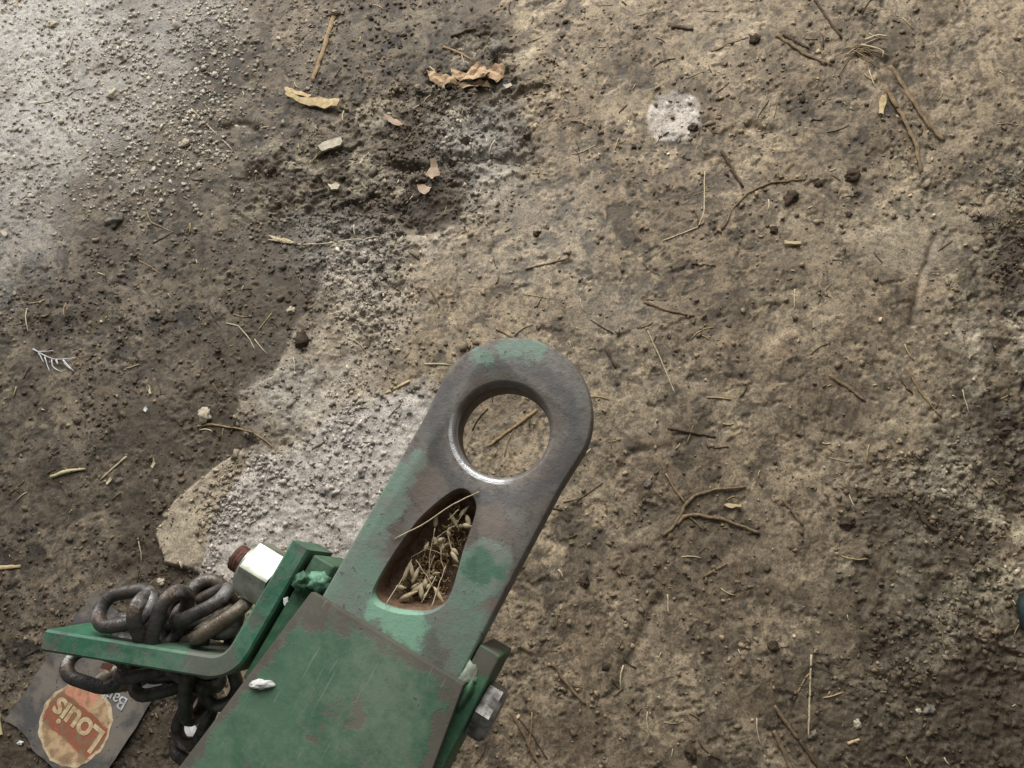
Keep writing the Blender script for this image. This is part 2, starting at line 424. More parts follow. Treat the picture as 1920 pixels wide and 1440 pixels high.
M_crumb = n.done(col, 0.7, 0, n.bump(f1.outputs['Fac'], 0.5, 0.001), 0.35)
NIV = len(IV)
scatter_crumbs('soil_crumbs', 32000, 0.0007, 0.0040, 3.4, (0.7, 1.75), 'loose brown soil crumbs strewn over the earth floor')
scatter_crumbs('pale_grit', 2200, 0.0009, 0.0030, 2.2, (1.3, 2.6), 'pale grit and mineral specks strewn over the earth floor')
scatter_crumbs('soil_clods', 300, 0.0030, 0.0075, 2.8, (0.6, 1.4), 'crumbly soil lumps scattered over the earth floor')
def ashw(x, y): return np.where(poly_sd(ASH, x, y) < 0.0, 1.0, 0.0)
scatter_crumbs('ash_crumbs', 2200, 0.0005, 0.0042, 5.5, (0.75, 1.2), 'grey crumbs of the ash patch beside the hitch', ashw, 0.0)

# chaff
def chaff(N):
    V = []; Fc = []; C = []
    pal = [srgb(178, 158, 116), srgb(120, 100, 72), srgb(70, 58, 42), srgb(200, 188, 156), srgb(92, 76, 54)]
    for _ in range(N):
        x = random.uniform(-1.0, 0.68); y = random.uniform(-0.26, 0.98); a = random.uniform(0, 6.28)
        L = random.choice([0.006, 0.009, 0.014, 0.02, 0.03])*random.uniform(.6, 1.2); r = random.uniform(.0004, .0010)
        k = 4; b = random.uniform(-.5, .5); pts = []
        for i in range(k):
            t = (i/(k-1)-.5)*L; q = a+b*i/(k-1)
            px, py = x+math.cos(q)*t, y+math.sin(q)*t
            pts.append((px, py, gmax(px, py, .002)+r*.6))
        v, f = tube_geo(pts, r, 4); o = len(V); V += [tuple(p) for p in v]; Fc += [tuple(o+i for i in q) for q in f]
        C += [random.choice(pal)[:3]]*len(v)
    o = mesh_obj('straw_chaff', V, Fc, M_crumb)
    col_attr(o.data, 'soil', np.array(C))
    return tag(o, 'tiny broken bits of straw and root over the earth floor', None, None, 'stuff')
chaff(620)

# ------------------------------------------------------------------ hitch frame
ZP = 0.36
O = un(942, 806, ZP)
AX = Vector((0.480077, 0.877226, 0)); RX = Vector((AX.y, -AX.x, 0))
def hl(px, py, z):            # photo pixel at hitch-local height z (metres above the eye's top face) -> hitch-local
    p = un(px, py, ZP+z)-O
    return Vector((p.dot(RX), p.dot(AX), z))
HZ = math.atan2(RX.y, RX.x)

# paints
def green_paint(name, main, alt, worn, wornlist=(), wornamt=0.5, dusty=0.25, extra=None, edge_y=None, rough=0.55, bumpd=0.0008):
    n = NB(name)
    a = n.noise(28, 6, 0.65); b = n.noise(140, 5, 0.7); c = n.noise(9, 3, 0.5); g = n.noise(620, 3, .6)
    col = n.mix(n.ramp(a.outputs['Fac'], 0.35, 0.65), main, alt)
    wv = n.warp(0.034, 60)
    scv = n.vmath('MULTIPLY', n.tc.outputs['Object'], (420, 26, 60)); scr = n.noise(1.0, 3, .5, scv); scr = n.ramp(scr.outputs['Fac'], .66, .70)
    wear = n.ramp(n.math('ADD', n.math('MULTIPLY', a.outputs['Fac'], .5), n.math('MULTIPLY', b.outputs['Fac'], .5)), 0.62-wornamt*.08, 0.635-wornamt*.08)
    if wornlist: wear = n.math('MAXIMUM', wear, n.blobs(wv, wornlist))
    if extra: wear = n.math('MAXIMUM', wear, extra(n, wv))
    wcol = n.mix(n.ramp(b.outputs['Fac'], .35, .65), worn, tuple(x*.62 for x in worn[:3])+(1,))
    col = n.mix(n.math('MULTIPLY', wear, 0.92), col, wcol)
    col = n.mix(n.math('MULTIPLY', scr, .22), col, srgb(150, 156, 146))
    d = n.math('MULTIPLY', n.ramp(n.math('ADD', n.math('MULTIPLY', c.outputs['Fac'], .6), n.math('MULTIPLY', b.outputs['Fac'], .4)), .4, .62), dusty)
    col = n.mix(d, col, srgb(150, 150, 135))
    sp = n.ramp(b.outputs['Fac'], .66, .72); col = n.mix(n.math('MULTIPLY', sp, .6), col, srgb(45, 42, 38))
    hgt = n.math('ADD', n.math('MULTIPLY', wear, -0.5), n.math('ADD', n.math('MULTIPLY', b.outputs['Fac'], .5), n.math('MULTIPLY', g.outputs['Fac'], .25)))
    r = n.math('ADD', n.math('MULTIPLY', wear, .12), n.ramp(b.outputs['Fac'], .3, .7, rough-.08, rough+.12))
    return n.done(col, r, 0.0, n.bump(hgt, .5, bumpd), .45)
WORN = srgb(94, 86, 77)
def box_edges(n, wv):        # bare strip along the front edge and the tapering sides of the tongue's top plate
    se = n.n('ShaderNodeSeparateXYZ'); n.l(wv, se.inputs[0])
    front = n.ramp(se.outputs['Y'], -0.186, -0.180)
    hw = n.math('MULTIPLY', n.math('ADD', se.outputs['Y'], 0.177), -0.137)
    hw = n.math('ADD', hw, 0.067)
    dx = n.math('SUBTRACT', hw, n.math('ABSOLUTE', se.outputs['X']))
    side = n.ramp(dx, 0.004, 0.009, 1, 0)
    return n.math('MAXIMUM', front, side)
M_box = green_paint('tongue_green_paint', srgb(74, 104, 82), srgb(58, 91, 69), WORN,
                    [(-.056, -.188, .013), (-.034, -.186, .008), (-.080, -.25, .006), (-.088, -.31, .010), (.012, -.236, .007), (.006, -.228, .005), (.058, -.188, .006), (.064, -.205, .006), (.0, -.184, .004), (-.01, -.262, .004)], .5, .26, box_edges)
M_brk = green_paint('bracket_green_paint', srgb(56, 112, 86), srgb(46, 94, 72), srgb(84, 92, 82), [(-.115, -.264, .022), (-.10, -.22, .006), (-.10, -.158, .004), (-.235, -.318, .004), (-.19, -.296, .005)], .55, .3, rough=.5)
M_ear = green_paint('ear_green_paint', srgb(58, 104, 74), srgb(48, 86, 62), WORN, [(.07, -.158, .012)], .35, .25)
M_weld2 = green_paint('dusty_weld', srgb(150, 158, 142), srgb(112, 128, 108), srgb(160, 152, 136), (), .6, .5)
M_weld = green_paint('weld_paint', srgb(122, 172, 146), srgb(92, 136, 110), srgb(150, 150, 135), (), .2, .2)

# eye casting: bare steel round the hole, paint left on the shank
n = NB('eye_steel_and_paint')
a = n.noise(30, 6, .65); b = n.noise(150, 5, .7); g = n.noise(700, 3, .6); wv = n.warp(.040, 34)
se = n.n('ShaderNodeSeparateXYZ'); n.l(n.tc.outputs['Object'], se.inputs[0]); sw = n.n('ShaderNodeSeparateXYZ'); n.l(wv, sw.inputs[0])
steel = n.mix(n.ramp(a.outputs['Fac'], .38, .62), srgb(114, 112, 106), srgb(106, 97, 89))
steel = n.mix(n.ramp(b.outputs['Fac'], .5, .66), steel, srgb(92, 84, 80))
steel = n.mix(n.ramp(a.outputs['Fac'], .56, .66), steel, srgb(112, 98, 90))
rad = n.vmath('LENGTH', wv, (0, 0, 0))
dkring = n.math('MULTIPLY', n.ramp(rad, .046, .052), n.ramp(rad, .056, .068, 1, 0))
steel = n.mix(n.math('MULTIPLY', dkring, .7), steel, srgb(84, 83, 83))
green = n.mix(n.ramp(a.outputs['Fac'], .4, .62), srgb(110, 136, 119), srgb(116, 124, 114))
gm = n.math('MAXIMUM', n.ramp(sw.outputs['Y'], -.136, -.122, 1, 0), n.blobs(wv, [(-.055, -.075, .014), (-.052, -.095, .016), (-.054, -.118, .014), (-.048, -.055, .009), (.036, -.104, .022), (.046, -.088, .012), (.03, -.12, .02), (-.010, .068, .011), (-.028, .062, .010), (-.045, .044, .008)]))
gm = n.math('MULTIPLY', gm, n.ramp(b.outputs['Fac'], .60, .66, 1, 0.15))
brn = n.blobs(wv, [(-.036, -.065, .016), (.042, -.145, .012), (-.02, -.085, .01), (.024, -.066, .014), (.058, -.128, .012), (-.042, -.135, .012)])
col = n.mix(n.math('MULTIPLY', brn, .7), steel, srgb(112, 100, 90))
col = n.mix(n.math('MULTIPLY', gm, .88), col, green)
col = n.mix(n.math('MULTIPLY', n.blobs(wv, [(.036, -.100, .012), (.048, -.098, .007)]), .85), col, srgb(66, 104, 82))
col = n.mix(n.math('MULTIPLY', n.blobs(wv, [(.004, -.166, .014), (-.014, -.163, .012), (.018, -.172, .010)]), .8), col, srgb(132, 176, 150))
col = n.mix(n.math('MULTIPLY', n.blobs(wv, [(.03, -.168, .008), (.04, -.172, .006)]), .7), col, srgb(96, 92, 84))
inner = n.ramp(rad, .0405, .0445, 1, 0)
up = n.ramp(se.outputs['Z'], -.0090, -.0065)
pol = n.math('MULTIPLY', n.math('MULTIPLY', n.ramp(n.vmath('LENGTH', n.vmath('MULTIPLY', n.tc.outputs['Object'], (1, 1, 0)), (0, 0, 0)), .0425, .0435, 1, 0), up), n.ramp(b.outputs['Fac'], .62, .7, 1, .4))
pol = n.math('MULTIPLY', pol, n.blobs(wv, [(-.034, -.022, .016), (-.022, -.036, .016), (-.004, -.044, .016), (.014, -.041, .010)], .008))
pol = n.math('MULTIPLY', pol, .8)
col = n.mix(pol, col, srgb(200, 200, 200))
holew = n.math('MULTIPLY', n.ramp(n.vmath('LENGTH', n.vmath('MULTIPLY', n.tc.outputs['Object'], (1, 1, 0)), (0, 0, 0)), .0425, .0435, 1, 0), n.math('SUBTRACT', 1.0, up))
col = n.mix(holew, col, srgb(74, 62, 54))
pk = n.math('MULTIPLY', n.ramp(se.outputs['Z'], -.006, -.003, 1, 0), n.math('MULTIPLY', n.ramp(se.outputs['Y'], -.052, -.05, 1, 0), n.ramp(n.math('ABSOLUTE', se.outputs['X']), .045, .048, 1, 0)))
col = n.mix(pk, col, n.mix(n.ramp(b.outputs['Fac'], .35, .65), srgb(124, 98, 76), srgb(88, 68, 52)))
metal = n.math('ADD', n.math('MULTIPLY', pol, .9), n.math('MULTIPLY', n.math('SUBTRACT', 1.0, n.math('MAXIMUM', gm, brn), True), .25), True)
metal = n.math('MULTIPLY', metal, n.math('SUBTRACT', 1.0, n.math('MAXIMUM', pk, holew)))
rg = n.math('SUBTRACT', n.ramp(b.outputs['Fac'], .3, .7, .48, .68), n.math('MULTIPLY', pol, .18))
hgt = n.math('ADD', n.math('MULTIPLY', a.outputs['Fac'], .8), n.math('ADD', n.math('MULTIPLY', b.outputs['Fac'], .7), n.math('ADD', n.math('MULTIPLY', g.outputs['Fac'], .25), n.math('MULTIPLY', gm, .25))))
M_eye = n.done(col, rg, metal, n.bump(hgt, .6, .0012), .5)

M_zinc = mat_simple('zinc_nut', srgb(186, 190, 176), srgb(150, 152, 140), 90, .42, .8, .15, .0004)
M_bolt = mat_simple('bolt_head_steel', srgb(156, 154, 150), srgb(92, 88, 84), 120, .42, .8, .3, .0006)
M_rust = mat_simple('rusty_thread', srgb(112, 74, 60), srgb(66, 44, 38), 200, .75, .2, .5, .0008)
n = NB('chain_steel'); a = n.noise(60, 5, .65); b = n.noise(260, 4, .7)
oi = n.n('ShaderNodeObjectInfo')
col = n.mix(n.ramp(a.outputs['Fac'], .40, .62), srgb(86, 82, 79), srgb(60, 55, 51))
col = n.mix(n.ramp(b.outputs['Fac'], .55, .68), col, srgb(56, 50, 46))
col = n.mix(n.math('MULTIPLY', n.ramp(oi.outputs['Random'], .6, 1.0), .45), col, srgb(140, 124, 98))
sx2 = n.n('ShaderNodeSeparateXYZ'); n.l(n.tc.outputs['Object'], sx2.inputs[0])
rub = n.math('MULTIPLY', n.ramp(n.math('ABSOLUTE', sx2.outputs['X']), .0195, .024), n.ramp(a.outputs['Fac'], .42, .55))
col = n.mix(n.math('MULTIPLY', rub, .6), col, srgb(168, 166, 164))
fl = n.noise(34, 6, .7); col = n.mix(n.ramp(fl.outputs['Fac'], .54, .6), col, srgb(86, 72, 60))
M_chain = n.done(col, n.ramp(b.outputs['Fac'], .35, .65, .30, .66), .4, n.bump(n.math('ADD', b.outputs['Fac'], n.math('MULTIPLY', fl.outputs['Fac'], 1.5)), .55, .0012), .5)

hitch = empty('drawbar_hitch', (O.x, O.y, ZP), 'green painted tractor drawbar with worn steel towing eye, bolted bracket and tapered tongue', 'drawbar', HZ)

# ---- eye casting with round hole and teardrop pocket
def rings_solid(rings, cap=True):
    bm = bmesh.new(); rv = [[bm.verts.new(p) for p in r] for r in rings]; k = len(rv[0])
    for a_, b_ in zip(rv, rv[1:]):
        for i in range(k): bm.faces.new((a_[i], a_[(i+1) % k], b_[(i+1) % k], b_[i]))
    bm.faces.new(rv[0][::-1]); bm.faces.new(rv[-1])
    bmesh.ops.recalc_face_normals(bm, faces=bm.faces[:])
    return bm
def eye_outline(off, z):
    pts = []
    for i in range(49):
        q = math.pi*i/48; pts.append((math.cos(q)*(.0632+off), .0145+math.sin(q)*(.0632+off), z))
    for y in (-.02, -.06, -.10, -.15, -.20): pts.append((-(.0605+off), y, z))
    pts.append((-(.0605+off), -.26, z)); pts.append(((.0605+off), -.26, z))
    for y in (-.20, -.15, -.10, -.06, -.02): pts.append((.0605+off, y, z))
    return pts
T = .034
body = rings_solid([eye_outline(-.0055, -T), eye_outline(-.0010, -T+.004), eye_outline(.0016, -T*.6), eye_outline(.0012, -.005), eye_outline(.0006, -.0018), eye_outline(-.0006, -.0005), eye_outline(-.0026, 0)])
def circ(r, z, k=96): return [(math.cos(2*math.pi*i/k)*r, math.sin(2*math.pi*i/k)*r, z) for i in range(k)]
cutA = rings_solid([circ(.0390, -T-.01), circ(.0370, -T+.003), circ(.0367, -T*.5), circ(.0370, -.006), circ(.0378, -.0034), circ(.0390, -.0015), circ(.0404, -.0003), circ(.050, .004)])
slot = [tuple(hl(px_, py_, 0).xy) for px_, py_ in [(868, 918), (884, 929), (892, 950), (887, 975), (877, 1005), (868, 1030), (858, 1068), (847, 1105), (831, 1134), (802, 1149), (767, 1150), (735, 1145), (706, 1132), (699, 1112), (714, 1078), (737, 1040), (758, 1010), (782, 978), (805, 955), (830, 934), (850, 921)]]
def smooth_loop(p, sub=4):
    out = []; k = len(p)
    for i in range(k):
        p0, p1, p2, p3 = (Vector(p[(i+j-1) % k]) for j in range(4))
        for s in range(sub):
            t = s/sub
            out.append(.5*((2*p1)+(p2-p0)*t+(2*p0-5*p1+4*p2-p3)*t*t+(3*p1-p0-3*p2+p3)*t**3))
    return out
sl = smooth_loop(slot)
cen = sum((Vector(p_) for p_ in slot), Vector((0, 0)))/len(slot)
def slot_ring(scale, z, ramp):
    out = []
    for p in sl:
        d = cen+(p-cen)*scale
        y = d.y+ramp*max(0.0, min(1.0, (-.118-d.y)/.03))
        out.append((d.x, y, z))
    return out
cutB = rings_solid([slot_ring(.92, -.0275, .014), slot_ring(.965, -.0245, .010), slot_ring(.985, -.012, .005), slot_ring(.998, -.0035, .002), slot_ring(1.005, -.0012, 0), slot_ring(1.025, .0002, 0), slot_ring(1.10, .004, 0)])
def boolean(bm, cutters, name):
    me = bpy.data.meshes.new(name); bm.to_mesh(me); bm.free(); o = bpy.data.objects.new(name, me); COL.objects.link(o)
    tmp = []
    for c in cutters:
        cm = bpy.data.meshes.new('cut'); c.to_mesh(cm); c.free(); co = bpy.data.objects.new('cut', cm); COL.objects.link(co); tmp.append(co)
        md = o.modifiers.new('b', 'BOOLEAN'); md.object = co; md.operation = 'DIFFERENCE'; md.solver = 'EXACT'
    bpy.context.view_layer.update(); dg = bpy.context.evaluated_depsgraph_get()
    nm = bpy.data.meshes.new_from_object(o.evaluated_get(dg)); o.modifiers.clear(); o.data = nm
    for t in tmp: bpy.data.objects.remove(t)
    return o
eye = boolean(body, [cutA, cutB], 'towing_eye'); eye.parent = hitch
eye.data.materials.clear(); eye.data.materials.append(M_eye)
eye.data.polygons.foreach_set('use_smooth', [True]*len(eye.data.polygons)); eye.data.set_sharp_from_angle(angle=math.radians(32))

# ---- tongue: tapered box of plates
BACK = -1.15
def hw(y): return .067-.137*(y+.177)
def plate(name, z0, z1, grow, mat, y0=-.177, bev=.0012):
    return bm_obj(name, prism_bm([(-hw(y0)-grow, y0), (-hw(BACK)-grow, BACK), (hw(BACK)+grow, BACK), (hw(y0)+grow, y0)], z0, z1, bev), mat, hitch, True, 35)
plate('top_plate', .0005, .0105, 0.0, M_box)
plate('bottom_plate', -.112, -.102, 0.0, M_box)
for s in (-1, 1):
    y0 = -.230
    poly = [(s*(hw(y0)-.002), y0), (s*(hw(BACK)-.002), BACK), (s*(hw(BACK)-.012), BACK), (s*(hw(y0)-.012), y0)]
    bm_obj('side_plate', prism_bm(poly, -.1015, .0000, .001), M_ear, hitch, True, 35)
# ears that the long bolt runs through
bm_obj('bolt_ear', box_bm(.0625, .0805, -.262, -.1485, -.075, -.003, .0022, 3), M_ear, hitch, True, 40)
bm_obj('bolt_ear', box_bm(-.0885, -.0685, -.262, -.1560, -.080, -.014, .0022, 3), M_ear, hitch, True, 40)

def lump(name, c, r, mat, parent, seed=0, sub=3, amp=.35, sc=1.0):
    bm = bmesh.new(); bmesh.ops.create_icosphere(bm, subdivisions=sub, radius=1)
    for v in bm.verts:
        k = 1+amp*mnoise.noise(v.co*1.6*sc+Vector((seed*3.1, 0, 0)))+.4*amp*mnoise.noise(v.co*4.1*sc+Vector((0, seed*2.7, 0)))
        v.co = Vector((v.co.x*r[0]*k, v.co.y*r[1]*k, v.co.z*r[2]*k))+Vector(c)
    return bm_obj(name, bm, mat, parent, True)
lump('weld_bead', (-.0725, -.1715, -.010), (.0085, .0075, .0085), M_weld, hitch, 1, 3, .7, 1.5)
lump('weld_bead', (-.083, -.178, -.010), (.007, .008, .008), M_ear, hitch, 2, 3, .7, 1.5)
lump('weld_bead', (.0650, -.1725, -.004), (.0065, .0095, .005), M_weld2, hitch, 3, 3, .6, 1.5)
lump('weld_bead', (.0700, -.184, -.004), (.005, .014, .006), M_ear, hitch, 4)

# ---- L-shaped chain bracket: flat bar on edge, bent, slot for the chain in its outer leg
BT, BZ0, BZ1 = .0165, -.066, -.008
p_end = Vector((-.2470, -.3185)); bend = Vector((-.1000, -.2615)); p_front = Vector((-.1000, -.1545))
d1 = (bend-p_front).normalized(); d2 = (p_end-bend).normalized()
rb = .027; ang = math.acos(max(-1, min(1, d1.dot(d2)))); cut = rb*math.tan(ang/2)
path = [p_front+(bend-d1*cut-p_front)*t for t in (0, .3, .6, .9)]
t0 = bend-d1*cut; t1 = bend+d2*cut
for i in range(13):
    t = i/12; path.append((1-t)**2*t0+2*t*(1-t)*bend+t*t*t1)
tail = [t1+(p_end-t1)*t for t in (.1, .25, .40, .55, .7, .85, 1.0)]
path += tail
bm = bmesh.new(); secs = []
for i, p in enumerate(path):
    d = (path[min(i+1, len(path)-1)]-path[max(i-1, 0)]).normalized(); nrm2 = Vector((-d.y, d.x))
    sec = []; c_ = .0018
    for sx, zz in ((-1, BZ0+c_), (-1, BZ1-c_), (-1+2*c_/BT, BZ1), (1-2*c_/BT, BZ1), (1, BZ1-c_), (1, BZ0+c_), (1-2*c_/BT, BZ0), (-1+2*c_/BT, BZ0)):
        lean = .006*max(0.0, min(1.0, (i-6)/14.0))*(BZ1-zz)/(BZ1-BZ0)
        q = p+nrm2*(sx*BT/2)+Vector((.33, .944))*lean; sec.append(bm.verts.new((q.x, q.y, zz)))
    secs.append(sec)
for a_, b_ in zip(secs, secs[1:]):
    for i in range(8): bm.faces.new((a_[i], a_[(i+1) % 8], b_[(i+1) % 8], b_[i]))
bm.faces.new(secs[0][::-1]); bm.faces.new(secs[-1]); bmesh.ops.recalc_face_normals(bm, faces=bm.faces[:])
# chain hole: capsule cutter through the outer leg
hc = bend+d2*.090; nn = Vector((-d2.y, d2.x)); caps = []
for sgn in (-1, 1):
    ring = []
    for i in range(32):
        q = 2*math.pi*i/32; u_ = math.cos(q)*.016+(.012 if math.cos(q) > 0 else -.012); v_ = math.sin(q)*.017
        p = hc+d2*u_+nn*(sgn*.02); ring.append((p.x, p.y, -.037+v_))
    caps.append(ring)
brk = boolean(bm, [rings_solid(caps)], 'chain_bracket'); brk.parent = hitch
brk.data.materials.clear(); brk.data.materials.append(M_brk)
brk.data.polygons.foreach_set('use_smooth', [True]*len(brk.data.polygons)); brk.data.set_sharp_from_angle(angle=math.radians(30))

# ---- long bolt, nut, washer
BY, BZ = -.1925, -.033
def hexprism(name, x0, x1, af, chx0, chx1, rot, mat, parent):
    rc = af/math.sqrt(3); bm = bmesh.new(); rings = []; N = 48
    def hexr(q):
        k = (q-rot) % (math.pi/3)-math.pi/6; return af/2/math.cos(k)
    for x, lim in ((x0, af/2*.94 if chx0 else 9), (x0+.003, rc*1.0 if chx0 else 9), (x1-.003, rc if chx1 else 9), (x1, af/2*.94 if chx1 else 9)):
        rings.append([(x, BY+math.cos(2*math.pi*i/N)*min(hexr(2*math.pi*i/N), lim), BZ+math.sin(2*math.pi*i/N)*min(hexr(2*math.pi*i/N), lim)) for i in range(N)])
    return bm_obj(name, rings_solid(rings), mat, parent, True, 25)
nut = hexprism('nut', -.1385, -.1090, .0435, True, False, math.radians(28), M_zinc, hitch)
head = hexprism('bolt_head', .0812, .0960, .0395, False, True, math.radians(30), M_bolt, hitch)
V = []; rr = []
xs = np.arange(-.153, .0813, .0008)
rad_ = [.0105+(.0011*abs(((x*1000) % 3.0)/1.5-1) if x < -.12 else .0008) for x in xs]
rad_[0] = .0085
vv, ff = tube_geo([(x, BY, BZ) for x in xs[:60]]+[(.081, BY, BZ)], rad_[:60]+[.0113], 24)
bolt = mesh_obj('bolt', vv, ff, M_rust, hitch); head.parent = bolt

# ------------------------------------------------------------------ safety chain
chain = empty('safety_chain', on(300, 1230), 'rusty steel safety chain bunched around the green bracket arm', 'chain')
ci = Matrix.Translation(chain.location).inverted()
LK, LW, WR = .0590, .0385, .0058
def link_mesh():
    pts = []; a_ = (LK-LW)/2; r_ = LW/2-WR
    for i in range(10): q = -math.pi/2+math.pi*i/9; pts.append((a_+math.cos(q)*r_, math.sin(q)*r_, 0))
    for t in (.33, .66): pts.append((a_-2*a_*t, r_, 0))
    for i in range(10): q = math.pi/2+math.pi*i/9; pts.append((-a_+math.cos(q)*r_, math.sin(q)*r_, 0))
    for t in (.33, .66): pts.append((-a_+2*a_*t, -r_, 0))
    v, f = tube_geo(pts, WR, 12, closed=True)
    me = bpy.data.meshes.new('chain_link'); me.from_pydata([tuple(p) for p in v], [], f); me.update()
    me.polygons.foreach_set('use_smooth', [True]*len(me.polygons)); me.materials.append(M_chain); return me
LM = link_mesh()
def link(ax, ay, az, bx, by, bz, roll):
    """A, B: photo pixels and hitch-local heights of the link's two ends; roll 0 = lying flat"""
    A = un(ax, ay, ZP+az); B = un(bx, by, ZP+bz); c = (A+B)/2; u = (B-A).normalized()
    side = u.cross(Vector((0, 0, 1))).normalized(); up = side.cross(u)
    q = math.radians(roll); v = side*math.cos(q)+up*math.sin(q); w_ = u.cross(v)
    o = bpy.data.objects.new('chain_link', LM); COL.objects.link(o); o.parent = chain
    mm = Matrix((( u.x, v.x, w_.x, c.x), (u.y, v.y, w_.y, c.y), (u.z, v.z, w_.z, c.z), (0, 0, 0, 1)))
    o.matrix_local = ci @ mm
    return o
LINKS = [(318, 1200, -.050, 400, 1165, -.062, 55), (350, 1180, -.060, 430, 1205, -.066, 30), (300, 1190, -.062, 360, 1130, -.070, 60), (205, 1175, -.045, 300, 1190, -.058, 60), (280, 1250, -.10, 370, 1240, -.10, 45), (190, 1275, -.11, 280, 1262, -.11, 60),
         (172, 1150, -.020, 296, 1130, -.012, 20), (262, 1122, -.006, 300, 1212, -.040, 80), (335, 1108, -.020, 302, 1215, -.030, 75),
         (300, 1150, -.045, 420, 1130, -.050, 25), (345, 1150, -.035, 412, 1118, -.030, 60), (380, 1105, -.045, 425, 1170, -.050, 10),
         (380, 1185, -.030, 448, 1140, -.030, 70), (415, 1165, -.055, 395, 1250, -.060, 60), (190, 1190, -.06, 300, 1180, -.07, 35),
         (116, 1232, -.062, 244, 1274, -.075, 35), (222, 1262, -.080, 330, 1240, -.080, 65), (262, 1284, -.090, 350, 1262, -.10, 40),
         (330, 1240, -.080, 400, 1280, -.085, 70), (366, 1235, -.060, 368, 1360, -.090, 85), (345, 1390, -.110, 385, 1300, -.105, 10),
         (395, 1230, -.085, 420, 1310, -.09, 15), (300, 1215, -.09, 380, 1190, -.09, 30), (340, 1400, -.125, 410, 1440, -.125, 80), (400, 1432, -.130, 470, 1480, -.135, 15),
         (455, 1470, -.135, 520, 1520, -.140, 80)]
for a_ in LINKS: link(*a_)

# ------------------------------------------------------------------ small things: materials
MS = {
 'pale': mat_simple('pale_straw', srgb(200, 187, 156), srgb(166, 149, 116), 300, .6),
 'tan': mat_simple('tan_stem', srgb(160, 136, 100), srgb(122, 100, 70), 260, .75),
 'dark': mat_simple('dark_twig', srgb(96, 80, 60), srgb(64, 52, 38), 260, .85),
 'dusty': mat_simple('dusty_twig', srgb(138, 120, 94), srgb(102, 86, 64), 220, .9),
 'wood': mat_simple('bare_wood', srgb(206, 186, 144), srgb(168, 142, 100), 160, .7),
 'leaf': mat_simple('dead_leaf', srgb(188, 162, 128), srgb(144, 116, 86), 70, .7, 0, .4, .002),
 'pink': mat_simple('pink_leaf', srgb(172, 150, 126), srgb(144, 122, 100), 90, .7),
 'grey': mat_simple('grey_chip', srgb(178, 170, 150), srgb(146, 136, 116), 160, .8),
 'soil': mat_simple('soil_coated', srgb(146, 126, 98), srgb(112, 96, 72), 90, .95, 0, .6, .003),
 'white': mat_simple('white_scrap', srgb(226, 226, 220), srgb(190, 190, 186), 200, .7),
 'yellow': mat_simple('yellow_scrap', srgb(200, 190, 150), srgb(174, 162, 120), 160, .7),
 'orange': mat_simple('orange_sticker', srgb(236, 170, 140), srgb(214, 142, 112), 160, .6),
 'stone': mat_simple('grey_stone', srgb(128, 122, 110), srgb(84, 78, 68), 120, .8, 0, .6, .002),
 'palestone': mat_simple('pale_stone', srgb(196, 186, 164), srgb(150, 138, 116), 150, .8, 0, .6, .002),
 'clod': mat_simple('dark_clod', srgb(84, 70, 54), srgb(54, 44, 34), 120, .95, 0, .9, .004),
 'teal': mat_simple('teal_rubber', srgb(44, 60, 58), srgb(30, 42, 42), 120, .6),
}

def resample(pts, k):
    P = [Vector((a_, b_)) for a_, b_ in pts]; L = [0]
    for a_, b_ in zip(P, P[1:]): L.append(L[-1]+(b_-a_).length)
    out = []
    for i in range(k):
        s = L[-1]*i/(k-1); j = max(0, min(len(P)-2, next((q for q in range(len(L)-1) if L[q+1] >= s), len(P)-2)))
        t = (s-L[j])/max(1e-6, L[j+1]-L[j]); out.append(P[j]+(P[j+1]-P[j])*t)
    return out
def stem_pts(pts, r, lift=0.0, wob=.6):
    out = []
    k = max(6, int(sum((Vector(a_)-Vector(b_)).length for a_, b_ in zip(pts, pts[1:]))/9))
    P = resample(pts, k); zs = []
    for p in P:
        q = on(p.x, p.y); out.append(q); zs.append(gmax(q.x, q.y, r*1.2))
    z2 = zs
    z3 = [sum(z2[max(0, i-2):i+3])/len(z2[max(0, i-2):i+3]) for i in range(k)]
    for i, q in enumerate(out):
        q.z = z3[i]+r*.30+lift
        q.x += random.uniform(-1, 1)*r*wob*.5; q.y += random.uniform(-1, 1)*r*wob*.5
    return out
def stem(name, label, cat, pts, w_mm, mk, taper=.75, flat=.8, lift=0.0, parent=None, n=7):
    r = w_mm/2000; P = stem_pts(pts, r, lift); k = len(P)
    rad = [r*(1-(1-taper)*i/(k-1))*random.uniform(.78, 1.18) for i in range(k)]
    if parent is None:
        v, f = tube_geo([p-P[0] for p in P], rad, n, flat); o = mesh_obj(name, v, f, MS[mk]); o.location = P[0]; tag(o, label, cat)
    else:
        v, f = tube_geo([p-parent.location for p in P], rad, n, flat); o = mesh_obj(name, v, f, MS[mk], parent)
    return o
